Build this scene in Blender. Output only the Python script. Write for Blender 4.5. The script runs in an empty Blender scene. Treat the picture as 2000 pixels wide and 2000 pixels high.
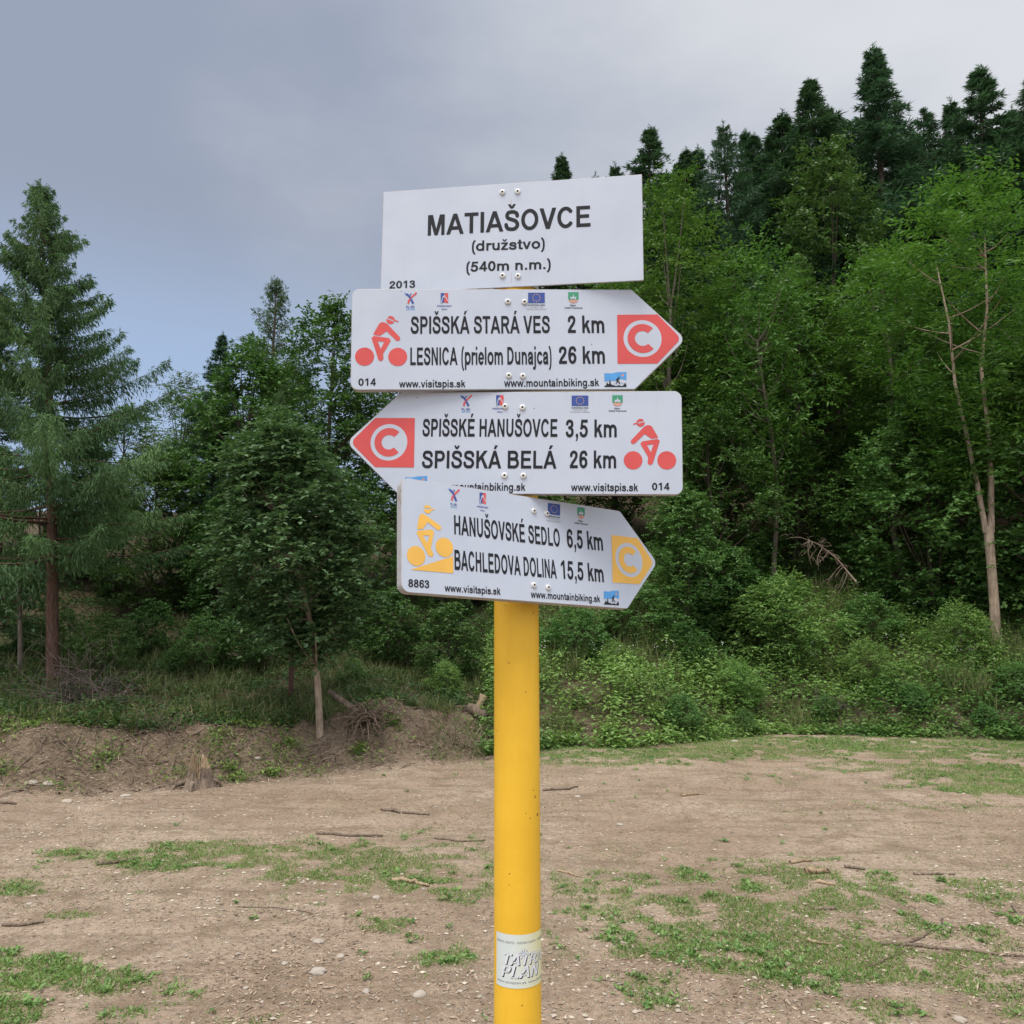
import bpy, math
import numpy as np
R = math.radians
SC = bpy.context.scene
COL = SC.collection

# ------------------------------------------------------------------ camera
EYE = 1.65
PITCH = R(8.0)
FPX = 1600.0                      # focal length in pixels of a 2000 px wide picture
cd = bpy.data.cameras.new('camera')
cd.sensor_width = 36.0
cd.lens = 36.0 * FPX / 2000.0
cd.clip_start = 0.05
cd.clip_end = 3000
cam = bpy.data.objects.new('camera', cd)
COL.objects.link(cam)
cam.location = (0, 0, EYE)
cam.rotation_euler = (R(90) + PITCH, 0, 0)
SC.camera = cam

# ------------------------------------------------------------------ sky and sun
SUN_EL, SUN_AZ = R(66), R(-150)   # soft high sun behind the thin cloud, behind the viewer's left shoulder
wd = bpy.data.worlds.new("World")
SC.world = wd
wd.use_nodes = True
nt = wd.node_tree
nt.nodes.clear()
N = nt.nodes.new
L = nt.links.new
def wmath(op, a, b=None, c=None, clamp=False):
    n = N('ShaderNodeMath'); n.operation = op; n.use_clamp = clamp
    for i, v in enumerate((a, b, c)):
        if v is None: continue
        if isinstance(v, (int, float)): n.inputs[i].default_value = v
        else: L(v, n.inputs[i])
    return n.outputs[0]
def wmix(f, a, b):
    n = N('ShaderNodeMix'); n.data_type = 'RGBA'
    for s, v in ((0, f), (6, a), (7, b)):
        if isinstance(v, (int, float)): n.inputs[s].default_value = v
        elif isinstance(v, tuple): n.inputs[s].default_value = (*v, 1)
        else: L(v, n.inputs[s])
    return n.outputs[2]
def wramp(v, lo, hi):
    n = N('ShaderNodeMapRange'); n.interpolation_type = 'SMOOTHSTEP'
    L(v, n.inputs[0]); n.inputs[1].default_value = lo; n.inputs[2].default_value = hi
    return n.outputs[0]
tc = N('ShaderNodeTexCoord')
sky = N('ShaderNodeTexSky'); sky.sky_type = 'NISHITA'; sky.sun_disc = False
sky.sun_elevation = SUN_EL; sky.sun_rotation = SUN_AZ
sep = N('ShaderNodeSeparateXYZ'); L(tc.outputs['Generated'], sep.inputs[0])
dx, dy, dz = sep.outputs
nz = N('ShaderNodeTexNoise'); nz.inputs['Scale'].default_value = 2.6; nz.inputs['Detail'].default_value = 6; nz.inputs['Roughness'].default_value = .5
mp = N('ShaderNodeMapping'); mp.inputs['Scale'].default_value = (1, 1, 2.2); mp.inputs['Location'].default_value = (3.1, .4, 1.7)
L(tc.outputs['Generated'], mp.inputs[0]); L(mp.outputs[0], nz.inputs['Vector'])
# the cloud deck: thinner and brighter up to the right, thicker to the left, blue gap low on the left
vb = N('ShaderNodeVectorMath'); vb.operation = 'DOT_PRODUCT'; L(tc.outputs['Generated'], vb.inputs[0])
vb.inputs[1].default_value = (0.66, 0.52, 0.54)
thin = wmath('ADD', vb.outputs['Value'], wmath('MULTIPLY', wmath('SUBTRACT', nz.outputs[0], .5), .64))
thin = wramp(thin, .50, 1.06)
cloud = wmix(thin, (2.55, 2.90, 3.70), (5.8, 5.95, 6.2))
gap = wmath('MULTIPLY', wramp(wmath('MULTIPLY', dx, -1.0), .02, .32), wramp(wmath('MULTIPLY', dz, -1.0), -.47, -.27))
gap = wmath('MULTIPLY', gap, wramp(dy, .3, .7))
cloud = wmix(wmath('MULTIPLY', gap, .85), cloud, (3.1, 4.15, 6.0))
top = wramp(dz, .62, .98)
back = wmath('MULTIPLY', wramp(wmath('MULTIPLY', dy, -1.0), -.25, .5), wramp(dz, -.05, .3))
boost = wmath('MAXIMUM', top, wmath('MULTIPLY', back, .50))
cloud = wmix(boost, cloud, (17.5, 17.8, 18.6))
full = wmix(.94, sky.outputs[0], cloud)
bg = N('ShaderNodeBackground'); bg.inputs['Strength'].default_value = 0.125
L(full, bg.inputs[0])
wo = N('ShaderNodeOutputWorld'); L(bg.outputs[0], wo.inputs[0])

sl = bpy.data.lights.new('sun', 'SUN'); sl.energy = 2.9; sl.angle = R(35); sl.color = (1, .93, .82)
sun = bpy.data.objects.new('sun', sl); COL.objects.link(sun)
sun.rotation_euler = (R(90) - SUN_EL, 0, R(180) - SUN_AZ)
SC.view_settings.view_transform = 'Standard'
SC.view_settings.look = 'None'
SC.view_settings.exposure = 0.08
SC.view_settings.gamma = 1.0
SC.cycles.max_bounces = 6
SC.cycles.diffuse_bounces = 4
SC.cycles.glossy_bounces = 2
SC.cycles.transmission_bounces = 4
SC.cycles.use_denoising = True
SC.cycles.denoiser = 'OPENIMAGEDENOISE'
SC.cycles.denoising_input_passes = 'RGB_ALBEDO_NORMAL'
SC.cycles.denoising_prefilter = 'ACCURATE'

# ------------------------------------------------------------------ small tools
def smooth(a, b, x):
    t = np.clip((np.asarray(x, float) - a) / (b - a), 0, 1)
    return t * t * (3 - 2 * t)
def _hash(i, j, s):
    v = np.sin(i * 127.1 + j * 311.7 + s * 74.7) * 43758.5453
    return v - np.floor(v)
def vnoise(x, y, s=0):
    x = np.asarray(x, float); y = np.asarray(y, float)
    i = np.floor(x); j = np.floor(y); u = x - i; v = y - j
    u = u * u * (3 - 2 * u); v = v * v * (3 - 2 * v)
    return ((_hash(i, j, s) * (1 - u) + _hash(i + 1, j, s) * u) * (1 - v)
            + (_hash(i, j + 1, s) * (1 - u) + _hash(i + 1, j + 1, s) * u) * v)
def fbm(x, y, s=0, o=4):
    a = 0; w = .5; t = 0
    for k in range(o):
        a = a + w * vnoise(x * 2 ** k, y * 2 ** k, s + k * 13); t += w; w *= .5
    return a / t
def nrm(v):
    v = np.asarray(v, float)
    return v / np.maximum(np.linalg.norm(v, axis=-1, keepdims=True), 1e-9)
CP, SP = math.cos(PITCH), math.sin(PITCH)
def ray(px, py):
    u = (px - 1000) / FPX; t = (py - 1000) / FPX
    return np.array([u, CP + SP * t, SP - CP * t])
def project(x, y, z):
    z = z - EYE
    d = np.maximum(y * CP + z * SP, 1e-3)
    return 1000 + FPX * x / d, 1000 - FPX * (z * CP - y * SP) / d
def at(px, py, Y):
    r = ray(px, py); k = Y / r[1]
    return np.array([r[0] * k, Y, EYE + r[2] * k])
def on_field(px, py):
    r = ray(px, py); k = -EYE / r[2]
    return r[0] * k, r[1] * k

# ------------------------------------------------------------------ materials
def M(name):
    m = bpy.data.materials.new(name); m.use_nodes = True
    return m, m.node_tree, m.node_tree.nodes['Principled BSDF']
def col4(c): return (*c, 1)
class G:
    """tiny node-graph helper"""
    def __init__(s, nt): s.nt = nt
    def n(s, t, **kw):
        o = s.nt.nodes.new(t)
        for k, v in kw.items(): setattr(o, k, v)
        return o
    def l(s, a, b): s.nt.links.new(a, b)
    def put(s, sock, v):
        if isinstance(v, (int, float)): sock.default_value = v
        elif isinstance(v, tuple): sock.default_value = col4(v) if len(sock.default_value) == 4 else v
        else: s.l(v, sock)
    def mix(s, f, a, b, blend='MIX'):
        o = s.n('ShaderNodeMix', data_type='RGBA', blend_type=blend)
        s.put(o.inputs[0], f); s.put(o.inputs[6], a); s.put(o.inputs[7], b)
        return o.outputs[2]
    def math(s, op, a, b=0.0, clamp=False):
        o = s.n('ShaderNodeMath', operation=op, use_clamp=clamp)
        s.put(o.inputs[0], a); s.put(o.inputs[1], b); return o.outputs[0]
    def ramp(s, v, lo, hi):
        o = s.n('ShaderNodeMapRange', interpolation_type='SMOOTHSTEP')
        s.put(o.inputs[0], v); o.inputs[1].default_value = lo; o.inputs[2].default_value = hi
        return o.outputs[0]
    def obj(s, scale=(1, 1, 1)):
        t = s.n('ShaderNodeTexCoord'); m = s.n('ShaderNodeMapping'); m.inputs['Scale'].default_value = scale
        s.l(t.outputs['Object'], m.inputs[0]); return m.outputs[0]
    def noise(s, vec, scale, detail=4, rough=.55):
        o = s.n('ShaderNodeTexNoise'); s.l(vec, o.inputs['Vector'])
        o.inputs['Scale'].default_value = scale; o.inputs['Detail'].default_value = detail; o.inputs['Roughness'].default_value = rough
        return o.outputs[0]
    def voro(s, vec, scale, out='Distance', feature='F1'):
        o = s.n('ShaderNodeTexVoronoi', feature=feature); s.l(vec, o.inputs['Vector']); o.inputs['Scale'].default_value = scale
        return o.outputs[out]
    def attr(s, name):
        o = s.n('ShaderNodeAttribute'); o.attribute_name = name; return o.outputs['Fac']
    def bump(s, h, strength, dist):
        o = s.n('ShaderNodeBump'); s.put(o.inputs['Height'], h)
        o.inputs['Strength'].default_value = strength; o.inputs['Distance'].default_value = dist
        return o.outputs[0]
def leafmat(name, c1, c2, trans=.3, rough=.5, spec=.35):
    m, t, p = M(name); g = G(t)
    c = g.mix(g.attr('tint'), c1, c2)
    oi = g.n('ShaderNodeObjectInfo')
    hs = g.n('ShaderNodeHueSaturation'); g.l(c, hs.inputs['Color'])
    g.l(g.math('ADD', g.math('MULTIPLY', oi.outputs['Random'], .035), .4825), hs.inputs['Hue'])
    g.l(g.math('ADD', g.math('MULTIPLY', oi.outputs['Random'], .26), .86), hs.inputs['Value'])
    c = hs.outputs[0]
    g.l(c, p.inputs['Base Color']); p.inputs['Roughness'].default_value = rough; p.inputs['Specular IOR Level'].default_value = spec
    tr = g.n('ShaderNodeBsdfTranslucent'); g.l(g.mix(.5, c, (.85, 1.0, .30), 'MULTIPLY'), tr.inputs[0])
    mx = g.n('ShaderNodeMixShader'); mx.inputs[0].default_value = trans
    g.l(p.outputs[0], mx.inputs[1]); g.l(tr.outputs[0], mx.inputs[2])
    g.l(mx.outputs[0], t.nodes['Material Output'].inputs['Surface'])
    return m
def barkmat(name, c1, c2, sc=30):
    m, t, p = M(name); g = G(t)
    v = g.obj((1, 1, .25)); a = g.noise(v, sc, 5, .7)
    b = g.noise(g.obj(), 3, 3)
    g.l(g.mix(g.ramp(g.math('ADD', g.math('MULTIPLY', a, .7), g.math('MULTIPLY', b, .3)), .35, .65), c1, c2), p.inputs['Base Color'])
    p.inputs['Roughness'].default_value = .9; p.inputs['Specular IOR Level'].default_value = .2
    g.l(g.bump(a, .8, .02), p.inputs['Normal'])
    return m
def tintmat(name, c1, c2, rough=.85, spec=.25):
    m, t, p = M(name); g = G(t)
    g.l(g.mix(g.attr('tint'), c1, c2), p.inputs['Base Color'])
    p.inputs['Roughness'].default_value = rough; p.inputs['Specular IOR Level'].default_value = spec
    return m
def flatmat(name, c, rough=.45, spec=.4, var=.08, scale=40):
    m, t, p = M(name); g = G(t)
    k = g.noise(g.obj(), scale, 4)
    d = tuple(x * (1 - 2 * var) for x in c)
    g.l(g.mix(g.ramp(k, .3, .7), d, c), p.inputs['Base Color'])
    p.inputs['Roughness'].default_value = rough; p.inputs['Specular IOR Level'].default_value = spec
    return m

MAT = {}
MAT['larch'] = leafmat('larch_needles', (.040, .092, .032), (.125, .215, .075), .30, .6)
MAT['spruce'] = leafmat('dark_needles', (.028, .078, .042), (.085, .170, .085), .24, .6)
MAT['maple'] = leafmat('maple_leaves', (.036, .092, .034), (.128, .222, .092), .30)
MAT['ash'] = leafmat('bright_leaves', (.046, .114, .018), (.132, .240, .042), .34)
MAT['hazel'] = leafmat('hazel_leaves', (.046, .120, .028), (.155, .285, .080), .32)
MAT['pale'] = leafmat('pale_leaves', (.07, .13, .05), (.15, .22, .10), .32)
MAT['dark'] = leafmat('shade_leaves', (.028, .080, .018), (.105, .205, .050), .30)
MAT['weed'] = leafmat('weed_leaves', (.064, .150, .032), (.260, .390, .105), .36)
MAT['bankgrass'] = leafmat('bank_grass', (.070, .108, .034), (.215, .215, .090), .28)
MAT['grass'] = leafmat('field_grass', (.075, .160, .026), (.245, .345, .095), .32)
MAT['fieldweed'] = leafmat('field_weed', (.070, .150, .034), (.235, .340, .110), .30)
MAT['bark_red'] = barkmat('reddish_bark', (.060, .036, .028), (.150, .088, .068))
MAT['bark_grey'] = barkmat('grey_bark', (.085, .072, .058), (.230, .195, .155))
MAT['bark_dark'] = barkmat('dark_bark', (.030, .024, .018), (.085, .068, .052))
MAT['bark_ash'] = barkmat('light_bark', (.19, .145, .105), (.42, .33, .25), 22)
MAT['deadwood'] = barkmat('dead_wood', (.10, .075, .055), (.27, .21, .16), 40)
MAT['rootwood'] = barkmat('earthy_roots', (.075, .055, .040), (.20, .150, .112), 40)
MAT['stick'] = barkmat('weathered_stick', (.09, .065, .048), (.24, .185, .14), 60)
MAT['palewood'] = barkmat('split_wood', (.22, .155, .095), (.42, .315, .21), 40)
MAT['twig'] = barkmat('brush_twigs', (.07, .052, .048), (.17, .135, .125), 30)
MAT['straw'] = tintmat('straw', (.22, .18, .12), (.42, .36, .25))
MAT['chips'] = tintmat('wood_chips', (.16, .105, .075), (.46, .36, .27))
MAT['gravel'] = tintmat('gravel', (.20, .165, .125), (.50, .44, .36), .8)
MAT['flower'] = tintmat('petals', (.65, .65, .6), (.8, .8, .78))
MAT['yflower'] = tintmat('yellow_petals', (.55, .42, .06), (.7, .55, .1))

def stonemat():
    m, t, p = M('river_stone'); g = G(t)
    a = g.noise(g.obj(), 25, 5, .6)
    oi = g.n('ShaderNodeObjectInfo')
    c = g.mix(g.ramp(a, .3, .7), (.27, .235, .195), (.44, .40, .34))
    c = g.mix(g.math('MULTIPLY', oi.outputs['Random'], .5), c, (.36, .29, .23))
    g.l(c, p.inputs['Base Color']); p.inputs['Roughness'].default_value = .8
    g.l(g.bump(a, .4, .01), p.inputs['Normal'])
    return m
MAT['stone'] = stonemat()

def groundmat():
    m, t, p = M('earth'); g = G(t)
    v = g.obj()
    big = g.noise(v, .55, 5, .6); mid = g.noise(v, 3.2, 5, .6); fine = g.noise(v, 26, 5, .7); grit = g.noise(v, 120, 3, .7)
    c = g.mix(g.ramp(big, .36, .64), (.345, .252, .182), (.450, .350, .264))
    c = g.mix(g.math('MULTIPLY', g.ramp(mid, .46, .66), .85), c, (.255, .186, .128))
    c = g.mix(g.math('MULTIPLY', g.ramp(fine, .42, .66), .65), c, (.205, .148, .102))
    c = g.mix(g.math('MULTIPLY', g.ramp(grit, .52, .72), .5), c, (.54, .455, .355))
    # drag marks running across the yard
    st = g.noise(g.obj((.35, 5.0, 1)), 1.6, 4, .6)
    c = g.mix(g.math('MULTIPLY', g.ramp(st, .50, .66), .50), c, (.20, .148, .10))
    peb = g.voro(v, 42, 'Distance'); pc = g.voro(v, 42, 'Color')
    sepc = g.n('ShaderNodeSeparateColor'); g.l(pc, sepc.inputs[0])
    isp = g.math('MULTIPLY', g.ramp(peb, .36, .28), g.ramp(sepc.outputs[0], .66, .68))
    c = g.mix(g.math('MULTIPLY', isp, .85), c, g.mix(sepc.outputs[1], (.27, .225, .17), (.50, .44, .36)))
    soil = g.attr('soil')
    sc_ = g.mix(g.ramp(fine, .35, .65), (.110, .080, .054), (.225, .170, .120))
    sc_ = g.mix(g.math('MULTIPLY', g.ramp(mid, .45, .7), .5), sc_, (.27, .21, .15))
    c = g.mix(soil, c, sc_)
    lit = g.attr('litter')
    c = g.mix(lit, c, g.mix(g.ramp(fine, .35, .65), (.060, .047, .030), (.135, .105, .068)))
    gr = g.attr('thatch')
    c = g.mix(g.math('MULTIPLY', gr, g.math('ADD', g.math('MULTIPLY', fine, .6), .10)), c, g.mix(mid, (.190, .185, .085), (.30, .27, .150)))
    g.l(c, p.inputs['Base Color'])
    p.inputs['Roughness'].default_value = .95; p.inputs['Specular IOR Level'].default_value = .15
    h = g.math('ADD', g.math('MULTIPLY', fine, .5), g.math('ADD', g.math('MULTIPLY', grit, .16), g.math('MULTIPLY', isp, .22)))
    h = g.math('ADD', h, g.math('MULTIPLY', mid, .9))
    g.l(g.bump(h, 1.0, .075), p.inputs['Normal'])
    return m
MAT['earth'] = groundmat()

def signmat():
    m, t, p = M('white_sign_sheet'); g = G(t)
    v = g.obj()
    a = g.noise(v, 9, 5, .6); sp = g.voro(v, 60, 'Distance'); scol = g.voro(v, 60, 'Color')
    se = g.n('ShaderNodeSeparateColor'); g.l(scol, se.inputs[0])
    c = g.mix(g.ramp(a, .3, .7), (.455, .505, .600), (.490, .540, .632))
    drip = g.noise(g.obj((26, 26, 1.3)), 3, 4, .6)
    c = g.mix(g.math('MULTIPLY', g.ramp(drip, .55, .8), .16), c, (.42, .41, .39))
    spec = g.math('MULTIPLY', g.ramp(sp, .11, .06), g.ramp(se.outputs[0], .955, .96))
    c = g.mix(g.math('MULTIPLY', spec, .8), c, (.12, .09, .07))
    # grime and rust collected along the rim
    e = g.attr('rim')
    n2 = g.noise(v, 70, 4, .7)
    c = g.mix(g.math('MULTIPLY', g.ramp(g.math('ADD', e, g.math('MULTIPLY', n2, .7)), 1.22, 1.52), .6), c, (.33, .22, .13))
    g.l(c, p.inputs['Base Color']); p.inputs['Roughness'].default_value = .38; p.inputs['Specular IOR Level'].default_value = .35
    g.l(g.bump(g.noise(v, 5, 2), .12, .02), p.inputs['Normal'])
    return m
MAT['sign'] = signmat()
def edgemat():
    m, t, p = M('sign_edge'); g = G(t)
    a = g.noise(g.obj(), 45, 5, .7)
    c = g.mix(g.ramp(a, .50, .74), (.40, .40, .41), (.27, .19, .13))
    g.l(c, p.inputs['Base Color']); p.inputs['Roughness'].default_value = .6; p.inputs['Metallic'].default_value = .2
    return m
MAT['edge'] = edgemat()
MAT['sign_back'] = flatmat('galvanised_back', (.38, .39, .40), .5, .5)
def polemat():
    m, t, p = M('yellow_paint'); g = G(t)
    v = g.obj()
    a = g.noise(v, 6, 5, .6); b = g.noise(g.obj((1, 1, .12)), 60, 4, .6); fi = g.noise(v, 320, 3, .6)
    c = g.mix(g.ramp(a, .3, .7), (.76, .440, .030), (.84, .505, .040))
    c = g.mix(g.math('MULTIPLY', g.ramp(b, .5, .75), .22), c, (.70, .37, .02))
    c = g.mix(g.math('MULTIPLY', g.ramp(fi, .45, .75), .10), c, (.60, .30, .015))
    chips = None
    for sc_, th, thr in ((55, .26, .955), (130, .24, .975)):
        d = g.voro(v, sc_, 'Distance'); k = g.voro(v, sc_, 'Color')
        se = g.n('ShaderNodeSeparateColor'); g.l(k, se.inputs[0])
        f = g.math('MULTIPLY', g.ramp(d, th, th * .45), g.ramp(se.outputs[0], thr, thr + .004))
        chips = f if chips is None else g.math('MAXIMUM', chips, f)
    c = g.mix(g.math('MULTIPLY', chips, .9), c, (.13, .048, .012))
    g.l(c, p.inputs['Base Color']); p.inputs['Roughness'].default_value = .42; p.inputs['Specular IOR Level'].default_value = .38
    g.l(g.bump(g.math('SUBTRACT', g.math('MULTIPLY', fi, .25), chips), .35, .0012), p.inputs['Normal'])
    return m
MAT['pole'] = polemat()
MAT['black'] = flatmat('black_vinyl', (.018, .020, .026), .6, .2, .12, 60)
MAT['red'] = flatmat('faded_red_vinyl', (.620, .085, .082), .42, .35, .05, 14)
MAT['amber'] = flatmat('faded_amber_vinyl', (.80, .46, .085), .42, .35, .05, 14)
MAT['white'] = flatmat('white_vinyl', (.485, .535, .625), .4, .35, .03, 14)
MAT['bright_white'] = flatmat('sticker_white', (.70, .72, .78), .45, .3, .03, 14)
MAT['blue'] = flatmat('blue_ink', (.035, .075, .30), .45)
MAT['lightblue'] = flatmat('sky_blue_ink', (.085, .33, .72), .45)
MAT['green'] = flatmat('green_ink', (.05, .29, .16), .45)
MAT['salmon'] = flatmat('salmon_ink', (.60, .30, .24), .45)
MAT['greyink'] = flatmat('grey_ink', (.33, .34, .35), .5)
MAT['rivet'] = flatmat('rivet_metal', (.66, .66, .64), .35, .6)
MAT['hole'] = flatmat('rivet_hole', (.015, .015, .015), .7)
def stickermat():
    m, t, p = M('faded_sticker'); g = G(t)
    a = g.noise(g.obj(), 16, 4)
    c = g.mix(g.ramp(g.math('ADD', g.attr('tint'), g.math('MULTIPLY', g.math('SUBTRACT', a, .5), .5)), .2, .9), (.60, .66, .64), (.70, .68, .38))
    g.l(c, p.inputs['Base Color']); p.inputs['Roughness'].default_value = .5
    return m
MAT['sticker'] = stickermat()

# ------------------------------------------------------------------ mesh building
def mesh_np(name, V, F, mats, tint=None, smooth_=False, mi=None, attrs=None):
    """V (n,3); F list of int arrays, each (m,k): polygons with k corners"""
    me = bpy.data.meshes.new(name)
    V = np.ascontiguousarray(V, np.float32)
    me.vertices.add(len(V)); me.vertices.foreach_set('co', V.ravel())
    idx = np.concatenate([f.ravel() for f in F]).astype(np.int32)
    tot = np.concatenate([np.full(len(f), f.shape[1], np.int32) for f in F])
    st = np.concatenate([[0], np.cumsum(tot)[:-1]]).astype(np.int32)
    me.loops.add(len(idx)); me.loops.foreach_set('vertex_index', idx)
    me.polygons.add(len(tot)); me.polygons.foreach_set('loop_start', st)
    try: me.polygons.foreach_set('loop_total', tot)
    except Exception: pass
    if mi is not None: me.polygons.foreach_set('material_index', np.asarray(mi, np.int32))
    me.polygons.foreach_set('use_smooth', np.full(len(tot), smooth_, bool))
    for k in mats: me.materials.append(MAT[k])
    if tint is not None:
        a = me.attributes.new('tint', 'FLOAT', 'FACE'); a.data.foreach_set('value', np.asarray(tint, np.float32))
    for k, v in (attrs or {}).items():
        a = me.attributes.new(k, 'FLOAT', 'POINT'); a.data.foreach_set('value', np.asarray(v, np.float32))
    me.update(calc_edges=True)
    return me
def link(name, me, parent=None, **props):
    o = bpy.data.objects.new(name, me); COL.objects.link(o)
    if parent is not None: o.parent = parent
    for k, v in props.items(): o[k] = v
    return o
def empty(name, loc, rz=0, sc=1.0, label=None, cat=None, group=None):
    o = bpy.data.objects.new(name, None); COL.objects.link(o)
    o.location = loc; o.rotation_euler = (0, 0, rz)
    o.scale = (sc, sc, sc) if isinstance(sc, (int, float)) else sc
    o.empty_display_size = .2
    if label: o['label'] = label
    if cat: o['category'] = cat
    if group: o['group'] = group
    return o

class Leaves:
    """collects folded leaf-shaped quads"""
    def __init__(s): s.v = []; s.t = []
    def add(s, p, d, n, ln, wd, tint, fold=.12):
        d = nrm(d); side = nrm(np.cross(n, d)); up = np.cross(d, side)
        ln = np.broadcast_to(np.asarray(ln, float), len(p))[:, None]; wd = np.broadcast_to(np.asarray(wd, float), len(p))[:, None]
        mid = p + d * ln * .45 + up * wd * fold
        q = np.stack([p, mid - side * wd * .5, p + d * ln - up * ln * .06, mid + side * wd * .5], 1)
        s.v.append(q); s.t.append(np.broadcast_to(np.asarray(tint, float), len(p)))
    def mesh(s, name, mat):
        q = np.concatenate(s.v); n = len(q)
        return mesh_np(name, q.reshape(-1, 3), [np.arange(4 * n).reshape(n, 4)], [mat], np.clip(np.concatenate(s.t), 0, 1))
class Tubes:
    def __init__(s): s.v = []; s.f = []; s.n = 0
    def add(s, pts, rad, k=6, cap=True):
        pts = np.asarray(pts, float); m = len(pts)
        rad = np.broadcast_to(np.asarray(rad, float), m)
        t = nrm(np.gradient(pts, axis=0))
        ref = np.array([0, 0, 1.]) if abs(t[:, 2]).mean() < .8 else np.array([1., 0, 0])
        a = nrm(np.cross(t, ref)); b = np.cross(t, a)
        th = np.arange(k) * 2 * math.pi / k
        ring = pts[:, None] + rad[:, None, None] * (np.cos(th)[None, :, None] * a[:, None] + np.sin(th)[None, :, None] * b[:, None])
        s.v.append(ring.reshape(-1, 3))
        i = np.arange(m - 1)[:, None] * k + np.arange(k)[None]; j = np.arange(m - 1)[:, None] * k + (np.arange(k)[None] + 1) % k
        s.f.append((np.stack([i, j, j + k, i + k], -1).reshape(-1, 4)) + s.n)
        if cap and k >= 3:
            e = np.arange(k)
            c = []
            for base in (0, (m - 1) * k):
                for q in range(1, k - 1): c.append([base, base + q, base + q + 1, base + q + 1])
            s.capt = getattr(s, 'capt', []); s.capt.append(np.array([[x[0], x[1], x[2]] for x in c]) + s.n)
        s.n += m * k
    def mesh(s, name, mat, sm=True):
        F = [np.concatenate(s.f)]
        if getattr(s, 'capt', None): F.append(np.concatenate(s.capt))
        return mesh_np(name, np.concatenate(s.v), F, [mat], smooth_=sm)
def bez(a, b, c, n):
    t = np.linspace(0, 1, n)[:, None]
    return (1 - t) ** 2 * np.asarray(a) + 2 * t * (1 - t) * np.asarray(b) + t * t * np.asarray(c)

# ------------------------------------------------------------------ ground
FX = np.array([-40, -9, -5.06, -3.1, -1.75, -.63, .7, 1.75, 4, 7.6, 14, 40])
FY = np.array([7.5, 7.8, 8.4, 9.0, 9.7, 10.4, 11.6, 11.5, 13.0, 12.4, 12.6, 13])
def foot(x): return np.interp(x, FX, FY)
def H(x, y):
    x = np.asarray(x, float); y = np.asarray(y, float)
    s = y - foot(x) + .7 * (fbm(x * .9, y * .9, 5) - .5)
    sp = np.maximum(s, 0); w = smooth(-1.2, 1.4, x)
    lf = .37 * smooth(0, 1.25, sp) + .21 * np.maximum(sp - 1, 0) + .16 * np.maximum(sp - 6, 0)
    lf = 8 * np.tanh(lf / 8)
    rt = .10 * smooth(0, .8, sp) + .47 * np.maximum(sp - .35, 0)
    rt = 14 * np.tanh(rt / 14)
    h = lf * (1 - w) + rt * w
    h = h + .34 * np.exp(-(((x + 1.55) / .55) ** 2 + ((y - 10.75) / .55) ** 2))
    h = h + .20 * np.exp(-(((x + 5.4) / .9) ** 2 + ((y - 9.3) / .6) ** 2)) - .16 * np.exp(-(((x + 4.2) / .5) ** 2 + ((y - 9.5) / .8) ** 2))
    near = smooth(0, .8, sp)
    h = h + near * (1 - w) * (.30 * (fbm(x * 1.5, y * 1.5, 21) - .5) + .17 * (fbm(x * 5, y * 5, 27) - .5) - .10 * np.abs(fbm(x * 2.3, y * 2.3, 29) - .5))
    h = h + smooth(0, 1.6, sp) * w * (.55 * (fbm(x * .7, y * .7, 31) - .5))
    h = h + .05 * (fbm(x * .5, y * .5, 3) - .5) + .034 * (fbm(x * 4, y * 4, 9) - .5) + .045 * (fbm(x * 1.5, y * 1.9, 15) - .5) + .02 * (fbm(x * .5, y * 3.2, 12) - .5)
    far = smooth(45, 90, y)
    return h * (1 - far) + far * np.minimum(h, 3.0)
def axis(lo, hi, fine, ends, grow=1.35):
    a = list(np.arange(lo, hi, fine)); st = fine; v = lo; pre = []
    while v > ends[0]: st *= grow; v -= st; pre.append(v)
    st = fine; v = a[-1]; post = []
    while v < ends[1]: st *= grow; v += st; post.append(v)
    return np.array(pre[::-1] + a + post)
gx = axis(-8.5, 10.5, .045, (-900, 900)); gy = axis(2.3, 15.5, .045, (-600, 1600), 1.25)
X, Y = np.meshgrid(gx, gy); Z = H(X, Y)
nx, ny = len(gx), len(gy)
ii = (np.arange(ny - 1)[:, None] * nx + np.arange(nx - 1)[None]).ravel()
sF = Y - foot(X) + .7 * (fbm(X * .9, Y * .9, 5) - .5)
wR = smooth(-1.2, 1.4, X)
soil = smooth(-.15, .35, sF) * (1 - smooth(3.0, 6.0, sF)) 
litter = np.maximum(smooth(1.6, 4.0, sF) * (1 - .25 * wR), wR * smooth(.1, 1.2, sF))

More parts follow.
